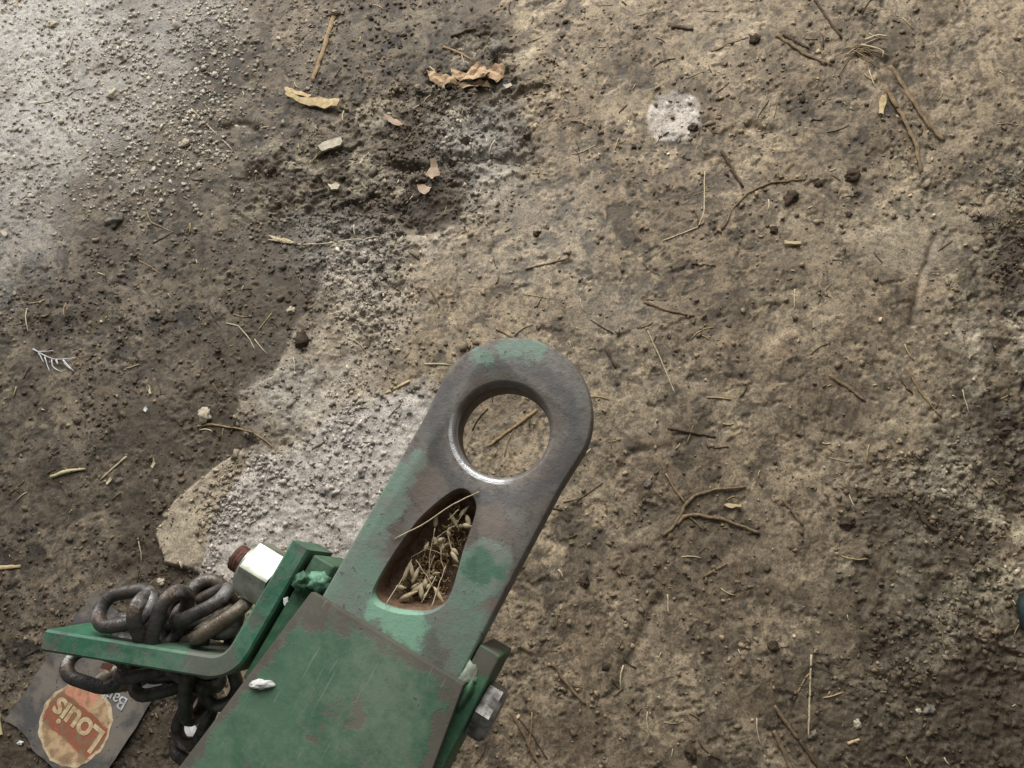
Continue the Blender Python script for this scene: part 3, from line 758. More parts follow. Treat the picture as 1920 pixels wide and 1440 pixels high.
def flat_piece(name, label, cat, poly, th_mm, mk, curl=0.0, tilt=0.0, lift=0.0, sub=3, rag=0.0, parent=None, z=None, grp=None, jag=.09):
    """thin solid piece cut to an outline given in photo pixels, draped on the ground and curled along its length"""
    pj = []
    for a_, b_ in zip(poly, poly[1:]+poly[:1]):          # fray the cut outline a little
        dx, dy = b_[0]-a_[0], b_[1]-a_[1]; pj.append(a_)
        for t in (.35, .68):
            k_ = random.uniform(-1, 1)*jag; pj.append((a_[0]+dx*t-dy*k_, a_[1]+dy*t+dx*k_))
    P = [on(*p) if z is None else un(p[0], p[1], z) for p in pj]; c = sum(P, Vector())/len(P)
    if z is None: c.z = max(p.z for p in P)
    bm = bmesh.new(); vs = [bm.verts.new((p.x-c.x, p.y-c.y, 0)) for p in P]; f = bm.faces.new(vs)
    bmesh.ops.triangulate(bm, faces=[f]); bmesh.ops.subdivide_edges(bm, edges=bm.edges[:], cuts=sub, use_grid_fill=True)
    bmesh.ops.triangulate(bm, faces=bm.faces[:])
    # principal direction
    u = max(((a_-b_) for a_ in P for b_ in P), key=lambda q: q.length); u.z = 0; L = u.length; u.normalize(); s = Vector((-u.y, u.x, 0))
    for v in bm.verts:
        a_ = v.co.dot(u)/L*2; b_ = v.co.dot(s)/L*2
        v.co.z += curl*(a_*a_)+tilt*b_+rag*mnoise.noise(Vector((v.co.x*90, v.co.y*90, c.x*50)))
        if rag: v.co.x += rag*.5*mnoise.noise(Vector((v.co.y*160, c.y*40, 3))); v.co.y += rag*.5*mnoise.noise(Vector((v.co.x*160, c.y*40, 9)))
    lo = min(v.co.z for v in bm.verts)
    for v in bm.verts: v.co.z -= lo
    r = bmesh.ops.extrude_face_region(bm, geom=bm.faces[:])
    for v in [g_ for g_ in r['geom'] if isinstance(g_, bmesh.types.BMVert)]: v.co.z += th_mm/1000
    bmesh.ops.recalc_face_normals(bm, faces=bm.faces[:])
    o = bm_obj(name, bm, MS[mk] if isinstance(mk, str) else mk, parent, True, 40); o.location = (c.x, c.y, c.z+lift)
    if parent is not None: o.location = Vector(o.location)-Vector(parent.location)
    else: tag(o, label, cat, grp)
    return o
def stone(label, px, py, wpx, mk, name='pebble', cat='pebble', asp=.8, sq=.6, seed=None, amp=.75):
    p = on(px, py); r = (un(px+wpx/2, py)-un(px, py)).length; seed = px*.37+py if seed is None else seed
    o = lump(name, (0, 0, 0), (r, r*asp, r*sq), MS[mk], None, seed, 3, amp, .9); o.location = (p.x, p.y, p.z+r*sq*.35); o.rotation_euler.z = seed % 6
    return tag(o, label, cat)

# ------------------------------------------------------------------ dried weed in the pocket of the eye
weed = empty('dried_weed', O+RX*-.004+AX*-.105+Vector((0, 0, -.026)), 'tangle of dried weed stalks with pale seed capsules in the hitch slot', 'dried weed')
def wl(px, py, z): return un(px, py, ZP+z)-weed.location
def capsule(px, py, qx, qy, z, z2, r=.0023):
    a_ = wl(px, py, z); b_ = wl(qx, qy, z2); k = 8
    v, f = tube_geo([a_+(b_-a_)*(i/(k-1)) for i in range(k)], [max(.0003, r*math.sin(math.pi*min(.97, .06+.92*(i/(k-1))**.8))) for i in range(k)], 8)
    mesh_obj('seed_capsule', v, f, MS['pale'], weed)
def stalk(pts, r=.0005):
    P = [wl(*p) for p in pts]; out = []
    for a_, b_ in zip(P, P[1:]):
        for i in range(4): out.append(a_+(b_-a_)*(i/4)+Vector((random.uniform(-1, 1), random.uniform(-1, 1), 0))*.0003)
    out.append(P[-1]); v, f = tube_geo(out, r, 5); mesh_obj('stalk', v, f, MS['pale'], weed)
zf = -.018
for c_ in [((758, 1083), (768, 1058)), ((773, 1078), (771, 1060)), ((775, 1088), (784, 1068)), ((754, 1122), (775, 1112)), ((775, 1110), (796, 1095)), ((790, 1118), (790, 1100)),
           ((797, 1100), (798, 1088)), ((802, 1104), (806, 1096)), ((817, 1106), (828, 1124)), ((814, 1010), (820, 1022)), ((822, 1014), (830, 1010)), ((816, 985), (818, 970)),
           ((846, 967), (856, 985)[::1]), ((864, 965), (875, 953)), ((876, 970), (880, 985)), ((848, 1038), (856, 1050)), ((850, 1030), (857, 1038)), ((745, 1100), (757, 1102)), ((797, 1030), (802, 1020)), ((870, 985), (882, 987))]:
    (x0, y0), (x1, y1) = c_; zz = zf+random.uniform(.001, .009); capsule(x0-(x1-x0)*.3, y0-(y1-y0)*.3, x1+(x1-x0)*.4, y1+(y1-y0)*.4, zz, zz+random.uniform(-.001, .002), random.uniform(.0017, .0023))
for p_ in [[(722, 1135, 0.0015), (745, 1100, -.004), (760, 1074, -.008)], [(741, 1010, .0014), (790, 985, .001), (850, 945, .001), (898, 922, .0016)], [(815, 990, -.006), (806, 1040, -.01), (805, 1090, -.014)],
           [(830, 1020, -.01), (826, 1050, -.012), (836, 1075, -.014)], [(836, 1060, -.01), (822, 1100, -.008), (808, 1140, -.002)], [(780, 1050, -.012), (800, 1080, -.012), (818, 1110, -.014)],
           [(815, 1040, -.012), (795, 1090, -.014), (770, 1110, -.014)], [(852, 985, -.008), (830, 1000, -.01), (815, 1012, -.01)], [(870, 960, -.01), (850, 990, -.01)], [(840, 1000, -.012), (850, 1045, -.012)],
           [(770, 1045, -.014), (800, 1028, -.012), (835, 1040, -.012)], [(824, 1020, -.012), (828, 1050, -.012)], [(818, 1080, -.014), (790, 1130, -.006)], [(860, 955, -.008), (840, 975, -.008)]]:
    stalk(p_, random.uniform(.0003, .0005))

V = []; Fc = []
for i in range(340):
    t = random.random()**.8; cx_, cy_ = 872-t*95+random.gauss(0, 9+14*t), 955+t*165+random.gauss(0, 12)
    q = random.uniform(0, 6.28); L_ = random.uniform(4, 17); z_ = -.0255+random.uniform(0, .010)*random.random()
    P_ = [wl(cx_+math.cos(q+.5*k)*L_*k/3, cy_+math.sin(q+.5*k)*L_*k/3, z_+random.uniform(0, .002)) for k in range(4)]
    v, f = tube_geo(P_, random.uniform(.0003, .0011), 4, .5); o_ = len(V); V += v; Fc += [tuple(o_+e for e in g_) for g_ in f]
tag(mesh_obj('chaff_mat', V, Fc, MS['tan'], weed), None, None, None, 'stuff')
for i in range(16):
    t = random.random(); cx_, cy_ = 868-t*80+random.gauss(0, 12), 965+t*145+random.gauss(0, 10); q = random.uniform(0, 6.28); L_ = random.uniform(10, 20); zz = -.020+random.uniform(0, .007)
    capsule(cx_, cy_, cx_+math.cos(q)*L_, cy_+math.sin(q)*L_, zz, zz+.001, random.uniform(.0012, .0021))

# ------------------------------------------------------------------ printed card on the ground
n = NB('dirty_dark_card'); a = n.noise(24, 5, .6); b = n.noise(160, 4, .7)
col = n.mix(n.ramp(a.outputs['Fac'], .4, .6), srgb(86, 84, 82), srgb(124, 116, 106)); col = n.mix(n.ramp(b.outputs['Fac'], .6, .68), col, srgb(66, 62, 58))
M_card = n.done(col, .7, 0, n.bump(b.outputs['Fac'], .3, .001), .4)
CARD = [(12, 1350), (60, 1286), (103, 1222), (145, 1160), (186, 1108), (262, 1180), (330, 1245), (283, 1323), (212, 1439), (180, 1490), (108, 1440), (62, 1400), (56, 1384), (36, 1362)]
zc = max(gh(*un(*p)[:2]) for p in CARD)
cc_ = sum((un(*p) for p in CARD), Vector())/len(CARD)
card = flat_piece('printed_card', 'dirty dark card with worn orange Louis logo under the chain', 'card', CARD, 1.1, M_card, .004, 0, 0, 3, .0012, jag=.012)
card.location.z = gh(card.location.x, card.location.y)+.002
card_top = card.location.z+.0017
dgc = bpy.context.evaluated_depsgraph_get()
def card_z(x, y):
    ok, loc, nr_, _ = card.ray_cast(Vector((x-card.location.x, y-card.location.y, .2)), Vector((0, 0, -1)))
    return card.location.z+loc.z if ok else card_top
cx = un(142, 1357, card_top); rl = (un(142+69, 1357, card_top)-cx).length
rd = (un(100, 1322, card_top)-un(142, 1357, card_top)).normalized(); ud = Vector((-rd.y, rd.x, 0))      # reading and up directions of the print
n = NB('worn_orange_print'); wv = n.warp(.012, 60); a = n.noise(70, 5, .6); b = n.noise(300, 4, .7)
sx_ = n.n('ShaderNodeSeparateXYZ'); n.l(wv, sx_.inputs[0])
band = n.ramp(n.math('ABSOLUTE', n.math('ADD', sx_.outputs['Y'], -.001)), .019, .022, 1, 0)
col = n.mix(n.ramp(a.outputs['Fac'], .4, .62), srgb(194, 164, 126), srgb(166, 136, 102))
col = n.mix(n.blobs(wv, [(.010, -.034, .016), (.026, -.024, .012)], .004), col, srgb(206, 144, 116))
col = n.mix(band, col, n.mix(n.ramp(a.outputs['Fac'], .4, .65), srgb(158, 92, 70), srgb(124, 82, 64)))
rim = n.ramp(n.vmath('LENGTH', wv, (0, 0, 0)), rl*.90, rl*.95); col = n.mix(n.math('MULTIPLY', rim, .8), col, srgb(222, 202, 168))
col = n.mix(n.ramp(b.outputs['Fac'], .58, .68), col, srgb(150, 128, 100))
col = n.mix(n.math('MULTIPLY', n.ramp(a.outputs['Fac'], .46, .6), .7), col, srgb(142, 118, 92))
M_logo = n.done(col, .65, 0, n.bump(b.outputs['Fac'], .2, .0006), .4)
def flatten_to_card(o, eps):
    mw = o.matrix_world
    for v in o.data.vertices:
        p = mw @ v.co; v.co.z = card_z(p.x, p.y)+eps-mw.translation.z
def print_frame(name, me, org, r_, parent, eps, mat):
    o = bpy.data.objects.new(name, me); COL.objects.link(o); me.materials.clear(); me.materials.append(mat)
    u_ = Vector((-r_.y, r_.x, 0)); o.matrix_world = Matrix(((r_.x, u_.x, 0, org.x), (r_.y, u_.y, 0, org.y), (0, 0, 1, card_top), (0, 0, 0, 1)))
    flatten_to_card(o, eps)
    mw = o.matrix_world.copy(); o.parent = parent; o.matrix_parent_inverse = Matrix.Identity(4)
    bpy.context.view_layer.update(); o.matrix_local = parent.matrix_world.inverted() @ mw; bpy.context.view_layer.update()
    return o
bpy.context.view_layer.update()
V = [(0, 0, 0)]; Fc = []; K = 48
for j in range(1, 6):
    for i in range(K):
        q = 2*math.pi*i/K; r = rl*j/5*(1+.014*math.cos(8*q)+.012*math.sin(3*q+1)+ (.02*math.sin(17*q) if j == 5 else 0)); V.append((math.cos(q)*r, math.sin(q)*r, 0))
for i in range(K): Fc.append((0, 1+i, 1+(i+1) % K))
for j in range(4):
    for i in range(K): Fc.append((1+j*K+i, 1+(j+1)*K+i, 1+(j+1)*K+(i+1) % K, 1+j*K+(i+1) % K))
me = bpy.data.meshes.new('printed_logo'); me.from_pydata(V, [], Fc); me.update()
logo = print_frame('printed_logo', me, cx, rd, card, .00035, M_logo)
M_ltr = mat_simple('cream_lettering', srgb(214, 196, 156), srgb(172, 142, 104), 110, .65, 0, .1, .0004)
M_ltw = mat_simple('white_lettering', srgb(206, 210, 214), srgb(160, 160, 160), 200, .6, 0, .1, .0004)
def text_mesh(txt, size, fat, shear=0.0, track=1.0):
    cu = bpy.data.curves.new('lettering', 'FONT'); cu.body = txt; cu.size = size; cu.offset = fat; cu.align_x = 'CENTER'; cu.align_y = 'CENTER'; cu.shear = shear
    cu.space_character = track; cu.resolution_u = 4
    o = bpy.data.objects.new('lettering', cu); COL.objects.link(o); bpy.context.view_layer.update()
    me = bpy.data.meshes.new_from_object(o.evaluated_get(bpy.context.evaluated_depsgraph_get())); bpy.data.objects.remove(o)
    bm = bmesh.new(); bm.from_mesh(me); bmesh.ops.triangulate(bm, faces=bm.faces[:]); bm.to_mesh(me); bm.free(); me.name = 'lettering'
    return me
print_frame('lettering', text_mesh('Louis', rl*.84, .0009, 0, .92), un(145, 1356, card_top), rd, logo, .0008, M_ltr)
rb_ = (un(204, 1299, card_top)-un(231, 1315, card_top)).normalized()
print_frame('lettering', text_mesh('Barl', rl*.46, 0, 0, .95), un(217, 1309, card_top), rb_, card, .0008, M_ltw)

# ------------------------------------------------------------------ droppings and scraps on the hitch and chain
def on_top(px, py): p = un(px, py, ZP+.0105); return p
p = on_top(490, 1283)
o = lump('bird_dropping', (0, 0, 0), (.0088, .0032, .0024), MS['white'], None, 5, 3, .6, 1.4); o.location = p+Vector((0, 0, .0012)); o.rotation_euler.z = .05
tag(o, 'small white dropping on the green tongue plate', 'bird dropping')
flat_piece('orange_scrap', 'tiny orange paper scrap lying on the dark chain links', 'paper scrap', [(187, 1252), (194, 1243), (212, 1247), (206, 1260)], .5, 'orange', z=ZP-.050)
flat_piece('white_flake', 'tiny white flake caught between bracket and tongue plate', 'flake', [(533, 1122), (541, 1118), (542, 1128), (535, 1136)], 1.5, 'white', z=ZP-.004, rag=.001)

# ------------------------------------------------------------------ stems, twigs, straws
ST = [
 ('plant_stem', 'broad flat brown plant stem at top left, above the pale chip', 'stem', [(630, 22), (615, 70), (604, 105), (586, 155)], 8, 'tan', .8, .35),
 ('straw', 'thin pale straw slanting down beside the dark crescent crack, upper left', 'straw', [(360, 205), (395, 240), (446, 291)], 1.8, 'pale', .6, .8),
 ('straw', 'faint arched straw crossing the top of a slanting thin straw', 'straw', [(330, 215), (370, 210), (430, 222)], 1.3, 'tan', .6, .8),
 ('straw', 'pale bent stem crossing the left end of the crumpled leaf', 'straw', [(806, 125), (816, 134), (817, 167), (790, 196), (776, 203), (774, 213)], 2.0, 'pale', .8, .9),
 ('twig', 'short twig running to the crumpled leaf from above left', 'twig', [(832, 88), (888, 114)], 3.6, 'tan', .8, .8),
 ('twig', 'dark stubby twig above the crumpled leaf', 'twig', [(845, 69), (892, 54)], 4.5, 'dark', .8, .7),
 ('straw', 'angled pale straw bent near its lower end, right of centre', 'straw', [(1321, 322), (1320, 400), (1309, 426), (1242, 452)], 2.0, 'pale', .8, .9),
 ('twig', 'long curved twig arching right beside the angled pale straw', 'twig', [(1503, 337), (1445, 343), (1402, 362), (1372, 392), (1362, 420), (1338, 440)], 3.6, 'dusty', .5, .9),
 ('twig', 'short dark stick pointing at the curved twig', 'twig', [(1352, 282), (1372, 318), (1392, 352)], 4.0, 'dark', .9, .8),
 ('twig', 'thin twig ending at a dark round clod, top right', 'twig', [(1334, 96), (1402, 71)], 3.0, 'dusty', .8, .8),
 ('twig', 'dark twig entering from the top edge towards the dry grass tuft', 'twig', [(1524, -4), (1550, 34), (1578, 72)], 4.0, 'dark', .7, .8),
 ('twig', 'small dark stub at top near the thin twig and clod', 'twig', [(1257, 50), (1300, 57)], 6, 'dark', .8, .6),
 ('rotten_stick', 'split rotten stick half buried left of the dry grass tuft', 'stick', [(1455, 66), (1510, 103), (1558, 122)], 6.5, 'dusty', .6, .5),
 ('rotten_stick', 'dark splinter lying along the split rotten stick', 'stick', [(1470, 64), (1516, 92)], 5, 'dark', .6, .5),
 ('straw', 'straight pale straw slanting right of the towing eye', 'straw', [(1211, 614), (1236, 668), (1266, 739)], 2.2, 'pale', .8, .9),
 ('twig', 'dark twig half buried below the straight pale straw', 'twig', [(1252, 803), (1300, 812), (1342, 819)], 4.0, 'dark', .8, .7),
 ('straw', 'short brown straw crossing the half buried dark twig', 'straw', [(1300, 798), (1288, 833)], 2.2, 'dusty', .8, .8),
 ('straw', 'tiny upright white straw below the forked twig', 'straw', [(1252, 1114), (1253, 1152)], 2.2, 'pale', .9, .7),
 ('straw', 'long pale upright straw near the lower right corner', 'straw', [(1521, 1228), (1518, 1300), (1516, 1383)], 2.6, 'pale', .8, .8),
 ('straw', 'brown straw leaning against the long pale straw, lower right', 'straw', [(1516, 1262), (1487, 1312)], 2.0, 'tan', .8, .8),
 ('twig', 'dark diagonal twig left of the long pale straw', 'twig', [(1452, 1323), (1496, 1386)], 4.2, 'dusty', .8, .8),
 ('twig', 'dark twig leaving the bottom edge at lower right', 'twig', [(1500, 1388), (1540, 1448)], 4.5, 'dark', .9, .8),
 ('twig', 'greyish stick end at the bottom edge left of the dark twig', 'twig', [(1450, 1368), (1464, 1400), (1486, 1448)], 5, 'dusty', .9, .7),
 ('twig', 'straight dark stick on bare ground right of the bolt head', 'twig', [(1036, 1243), (1062, 1280), (1098, 1322)], 5, 'dusty', .7, .8),
 ('twig', 'long brown stick crossing the bottom edge under the bolt head', 'twig', [(958, 1332), (990, 1392), (1016, 1446)], 4.5, 'dusty', .9, .7),
 ('straw', 'short pale straw forked at top lying over the brown stick', 'straw', [(998, 1336), (996, 1370), (991, 1412)], 2.4, 'tan', .8, .8),
 ('straw', 'thin dark stalk beside the brown stick at bottom edge', 'straw', [(975, 1350), (1000, 1380), (1026, 1424)], 2, 'dark', .8, .8),
 ('twig', 'twig seen through the hole of the towing eye', 'twig', [(1006, 769), (965, 800), (914, 838)], 4.6, 'tan', .8, .8),
 ('straw', 'thin straw seen through the towing eye beside the twig', 'straw', [(967, 800), (952, 826), (946, 856)], 1.8, 'tan', .8, .8),
 ('straw', 'small hooked pale straw in the dark soil at left', 'straw', [(425, 606), (447, 611), (466, 632), (479, 657)], 2.0, 'pale', .7, .9),
 ('root', 'long wavy root along the edge of the ash patch', 'root', [(370, 799), (395, 796), (428, 801), (470, 808), (505, 832), (545, 866)], 3.2, 'tan', .6, .9),
 ('straw', 'stout pale straw slanting in the dark soil at far left', 'straw', [(240, 854), (188, 900)], 3.2, 'pale', .9, .8),
 ('straw', 'flat pale straw cut by the left edge', 'straw', [(-6, 1066), (40, 1062)], 6, 'wood', .7, .3),
 ('straw', 'slim upright straw left of the pale slab', 'straw', [(258, 1008), (264, 1030), (266, 1056)], 1.8, 'pale', .6, .8),
 ('straw', 'tiny forked straw beside the dark star-shaped hollow', 'straw', [(276, 398), (283, 417), (326, 436)], 2.2, 'tan', .7, .8),
 ('straw', 'short brown straw in upper left pale dust', 'straw', [(253, 101), (224, 122)], 2.6, 'dusty', .8, .8),
 ('twig', 'long thin dark twig at centre under the tan crust patch', 'twig', [(985, 504), (1030, 494), (1068, 484)], 2.8, 'dusty', .7, .8),
 ('twig', 'dark flat splinter right of centre above the straight pale straw', 'twig', [(1206, 566), (1250, 582), (1302, 592)], 4, 'dusty', .7, .6),
 ('straw', 'small grey straw lying over the dark flat splinter', 'straw', [(1206, 562), (1250, 562)], 2, 'dusty', .8, .7),
 ('straw', 'short upright straw amid the dark crumbs right of centre', 'straw', [(1490, 542), (1489, 580)], 2, 'pale', .8, .8),
 ('twig', 'short brown twig pointing up right below the forked twig', 'twig', [(1318, 1082), (1362, 1056)], 3.6, 'dusty', .7, .7),
 ('twig', 'dark twig lying right of the forked twig', 'twig', [(1466, 936), (1506, 986)], 4, 'dusty', .8, .7),
 ('twig', 'dark stick in the shaded ground at far right, upper one', 'twig', [(1556, 704), (1590, 728), (1622, 752)], 4.6, 'dusty', .8, .7),
 ('root', 'thin pale root curving down at far right', 'root', [(1700, 690), (1725, 735), (1765, 782)], 2.6, 'tan', .7, .8),
 ('twig', 'dark twig in the rough ground at far right, lower one', 'twig', [(1716, 948), (1735, 980), (1756, 998)], 5, 'dark', .8, .7),
 ('straw', 'small pale stick touching the ground left of the towing eye tip', 'straw', [(796, 682), (842, 684)], 2.8, 'pale', .8, .8),
 ('straw', 'short stick just behind the tip of the towing eye', 'straw', [(930, 616), (962, 634)], 3.2, 'tan', .8, .8),
 ('straw', 'pale stick lying left of the towing eye', 'straw', [(768, 714), (722, 738)], 4, 'wood', .7, .5),
 ('twig', 'short dark twig at the top of the ash patch', 'twig', [(586, 842), (612, 826)], 3, 'dusty', .8, .8),
 ('twig', 'dark thin splinter above the tan ground near picture centre right', 'twig', [(1296, 494), (1342, 498)], 2.8, 'dark', .7, .7),
 ('twig', 'dark forked splinter right of the towing eye tip', 'twig', [(1138, 654), (1156, 692)], 4, 'dark', .7, .7),
 ('straw', 'thin brown straw at the left in grey soil', 'straw', [(262, 490), (284, 500), (300, 514)], 2, 'tan', .7, .8),
 ('straw', 'tiny tan straw right of the towing eye edge', 'straw', [(1092, 856), (1108, 842)], 2.2, 'pale', .7, .8),
 ('straw', 'thin dark stalk curving through soil right of the towing eye', 'straw', [(1056, 942), (1090, 934), (1130, 905)], 1.8, 'dark', .7, .8),
 ('straw', 'pale straw bit in the lower right dark ground', 'straw', [(1588, 1394), (1612, 1386)], 3.4, 'wood', .8, .6),
 ('straw', 'thin grey straw low at right below the rough ground', 'straw', [(1762, 1150), (1768, 1200), (1772, 1222)], 2, 'dusty', .8, .8),
 ('straw', 'tiny upright straw near the flat pale chip at top', 'straw', [(866, 105), (874, 128)], 1.6, 'pale', .8, .8),
 ('straw', 'thin straw leaning in the grey soil, top centre', 'straw', [(1018, 70), (978, 84)], 2, 'tan', .8, .8),
 ('buried_stalk', 'soil-coated stalk half buried at right, left one of a pair below the grass tuft', 'stalk', [(1660, 164), (1690, 212), (1716, 262), (1727, 325)], 6.5, 'soil', .8, .45, -.001),
 ('buried_stalk', 'soil-coated stalk half buried at right, right one of a pair below the grass tuft', 'stalk', [(1668, 122), (1700, 168), (1735, 222), (1770, 264)], 6.5, 'soil', .8, .45, -.001),
]
for a_ in ST: stem(*a_)

# forked twig: branches are its parts
fk = empty('forked_twig', on(1275, 972), 'forked brown twig with three arms on open ground right of the hitch', 'twig')
stem('branch', None, None, [(1244, 1004), (1262, 990), (1275, 968), (1284, 948), (1305, 928), (1345, 918), (1397, 914)], 4.6, 'dusty', .6, .9, .001, fk)
stem('branch', None, None, [(1268, 984), (1284, 968), (1310, 966), (1362, 976), (1424, 1000)], 5.0, 'dusty', .7, .9, .001, fk)
stem('branch', None, None, [(1248, 888), (1264, 916), (1286, 945)], 2.2, 'tan', 1.2, .9, .001, fk)
stem('branch', None, None, [(1290, 968), (1306, 980), (1318, 994)], 2.4, 'dusty', .6, .9, .001, fk)

# dry grass tuft at top right
gt = empty('dry_grass_tuft', on(1625, 95), 'frayed tuft of dry grass fibres and roots at top right', 'grass tuft')
for i in range(30):
    q = random.uniform(-.55, .55)+random.choice([0, 0, .25, math.pi*.9]); L = random.uniform(22, 62); x0, y0 = 1608+random.uniform(-10, 10), 92+random.uniform(-8, 8)
    stem('fibre', None, None, [(x0, y0), (x0+math.cos(q)*L*.5, y0+math.sin(q)*L*.45), (x0+math.cos(q)*L, y0+math.sin(q)*L*.75+random.uniform(-5, 8))], random.uniform(.9, 1.6), random.choice(['tan', 'dusty', 'pale', 'dusty']), .5, .9, random.uniform(0, .004), gt, 5)
stem('fibre', None, None, [(1612, 88), (1655, 98), (1652, 112)], 2.6, 'pale', .8, .8, .004, gt)
stem('fibre', None, None, [(1620, 78), (1640, 70), (1664, 72)], 3, 'pale', .8, .8, .003, gt)
stem('fibre', None, None, [(1604, 100), (1585, 120), (1574, 140), (1576, 150)], 1.6, 'dusty', .8, .8, .001, gt)

# white dried sprig at left
sg = empty('dried_sprig', on(90, 665), 'bleached white feathery dried sprig on the dark soil at far left', 'sprig')
MS['bleach'] = mat_simple('bleached_stem', srgb(206, 208, 212), srgb(170, 168, 164), 200, .6)
for pts, wd in [([(64, 655), (80, 665), (104, 675), (142, 672)], 2.2), ([(73, 660), (84, 660), (102, 658)], 2.0), ([(74, 662), (80, 672), (84, 680)], 2.0), ([(86, 670), (91, 686), (95, 698)], 2.0),
                ([(98, 675), (100, 686), (107, 694), (115, 697)], 2.0), ([(108, 676), (110, 684)], 3.4), ([(120, 676), (130, 688), (140, 696)], 2.4), ([(122, 682), (136, 694)], 2.2), ([(142, 673), (158, 668), (178, 662)], 1.6), ([(136, 688), (142, 680), (150, 676)], 1.5)]:
    stem('sprig_branch', None, None, pts, wd, 'bleach' if wd > 1.7 else 'tan', .6, .9, .0015, sg, 6)

# grass ear with its stem
er = empty('grass_ear', on(520, 452), 'cream seed ear on a long straw stem, dark soil left of centre', 'grass ear')
stem('stem', None, None, [(545, 458), (590, 459), (650, 453), (712, 446)], 2.4, 'pale', .6, .9, .0008, er)
for i in range(7):
    x0, y0 = 549-i*5.6, 457-i*1.1
    for s in (-1, 1): stem('spikelet', None, None, [(x0+4, y0), (x0-4, y0-2+s*2.2), (x0-11, y0-4+s*4.2)], 3.6, 'pale', .35, .9, .0012, er, 6)
eh = empty('seed_husk', on(130, 886), 'plump cream grass husk lying in the dark soil at far left', 'husk')
stem('husk_body', None, None, [(97, 894), (115, 888), (135, 882), (160, 880)], 6.0, 'yellow', .6, .7, .0005, eh, 8)
stem('husk_tip', None, None, [(150, 880), (162, 879)], 3.0, 'pale', .4, .7, .001, eh, 6)

# chips, leaves and scraps
FP = [
 ('wood_chip', 'long curled pale wood chip with a dark end, upper left of centre', 'wood chip', [(540, 186), (552, 191), (575, 199), (598, 204), (636, 207), (642, 196), (612, 190), (585, 189), (556, 184), (544, 180)], 2.6, 'wood', .006, -.006, .0005, 2, .001),
 ('wood_chip', 'ragged pale splinter lying along the curled wood chip', 'wood chip', [(538, 172), (552, 171), (575, 178), (588, 184), (580, 188), (556, 180), (541, 178)], 2.4, 'wood', .003, .002, .001, 2, .002),
 ('flat_stone_chip', 'grey angular flat chip below the curled wood chip', 'chip', [(600, 278), (612, 270), (642, 261), (646, 271), (628, 284), (610, 292)], 4, 'grey', 0, .004, .001, 1, .001),
 ('pale_chip', 'small whitish angular chip in the rough dark soil', 'chip', [(620, 352), (632, 346), (641, 352), (636, 360), (624, 361)], 3.5, 'palestone', 0, .002, .001, 1, .001),
 ('leaf_scrap', 'pinkish leaf scrap standing in the rough soil, upper of two', 'leaf scrap', [(810, 308), (820, 304), (824, 322), (827, 332), (812, 340), (800, 334), (812, 322)], 1, 'pink', .004, .004, .002, 2, .002),
 ('leaf_scrap', 'rounded pinkish leaf scrap in the rough soil, lower of two', 'leaf scrap', [(786, 356), (798, 352), (811, 354), (806, 366), (797, 370), (788, 364)], 1, 'pink', .002, .003, .002, 2, .001),
 ('leaf_scrap', 'small brown leaf scrap half buried below the bent pale stem', 'leaf scrap', [(720, 217), (734, 222), (752, 232), (760, 238), (744, 240), (730, 232)], 1, 'pink', .003, .002, .001, 2, .002),
 ('leaf_scrap', 'pale papery scrap right of the crumpled leaf', 'leaf scrap', [(944, 164), (958, 158), (962, 166), (950, 170)], 1, 'grey', .002, .002, .001, 1, .001),
 ('bark_chip', 'flat pale bark chip between the arms of the forked twig', 'bark chip', [(1356, 946), (1366, 944), (1390, 946), (1388, 951), (1364, 952)], 2.4, 'wood', .001, .001, .001, 1, .0006),
 ('wood_chip', 'small pale wood chip right of centre by the dark clods', 'wood chip', [(1468, 453), (1500, 455), (1501, 460), (1470, 460)], 2.6, 'wood', .001, .001, .001, 1, .0006),
 ('husk_strip', 'small tan husk strip left of the soil-coated leaf blade', 'husk', [(1651, 182), (1658, 184), (1654, 218), (1646, 216)], 1.4, 'wood', .001, .001, .001, 2, .0006),
 ('yellow_scrap', 'yellow scrap cut by the left edge beside the printed card', 'scrap', [(-10, 1338), (4, 1338), (8, 1376), (-10, 1378)], 1, 'yellow', .001, 0, .001, 1, .0004),
 ('white_scrap', 'white scrap on the ground inside the lowest chain link', 'scrap', [(345, 1352), (354, 1342), (372, 1352), (384, 1372), (362, 1384), (344, 1392)], 1.6, 'white', .001, .001, .003, 2, .0012),
 ('straw_flake', 'slim cream flake beside the stout pale straw', 'flake', [(202, 908), (206, 898), (212, 894), (212, 902), (206, 909)], 1.4, 'pale', .001, .001, .001, 1, .0005),
 ('straw_flake', 'slim cream flake right of the stout pale straw', 'flake', [(286, 876), (290, 858), (293, 870), (290, 878)], 1.4, 'pale', .001, .001, .001, 1, .0005),
 ('straw_flake', 'small yellow straw flake in the dark soil left of the crust edge', 'flake', [(279, 722), (283, 724), (286, 738), (283, 740)], 1, 'yellow', .001, .001, .001, 1, .0005),
 ('straw_flake', 'pale oval flake at the far left edge under the pale dust', 'flake', [(2, 434), (12, 432), (20, 442), (12, 446)], 2, 'palestone', .001, .001, .001, 1, .0006),
 ('straw_flake', 'white flake standing in soil above the dark stain at left', 'flake', [(272, 770), (277, 762), (279, 768), (276, 774)], 2, 'white', .001, .001, .001, 1, .0006),
]
for a_ in FP: flat_piece(*a_)

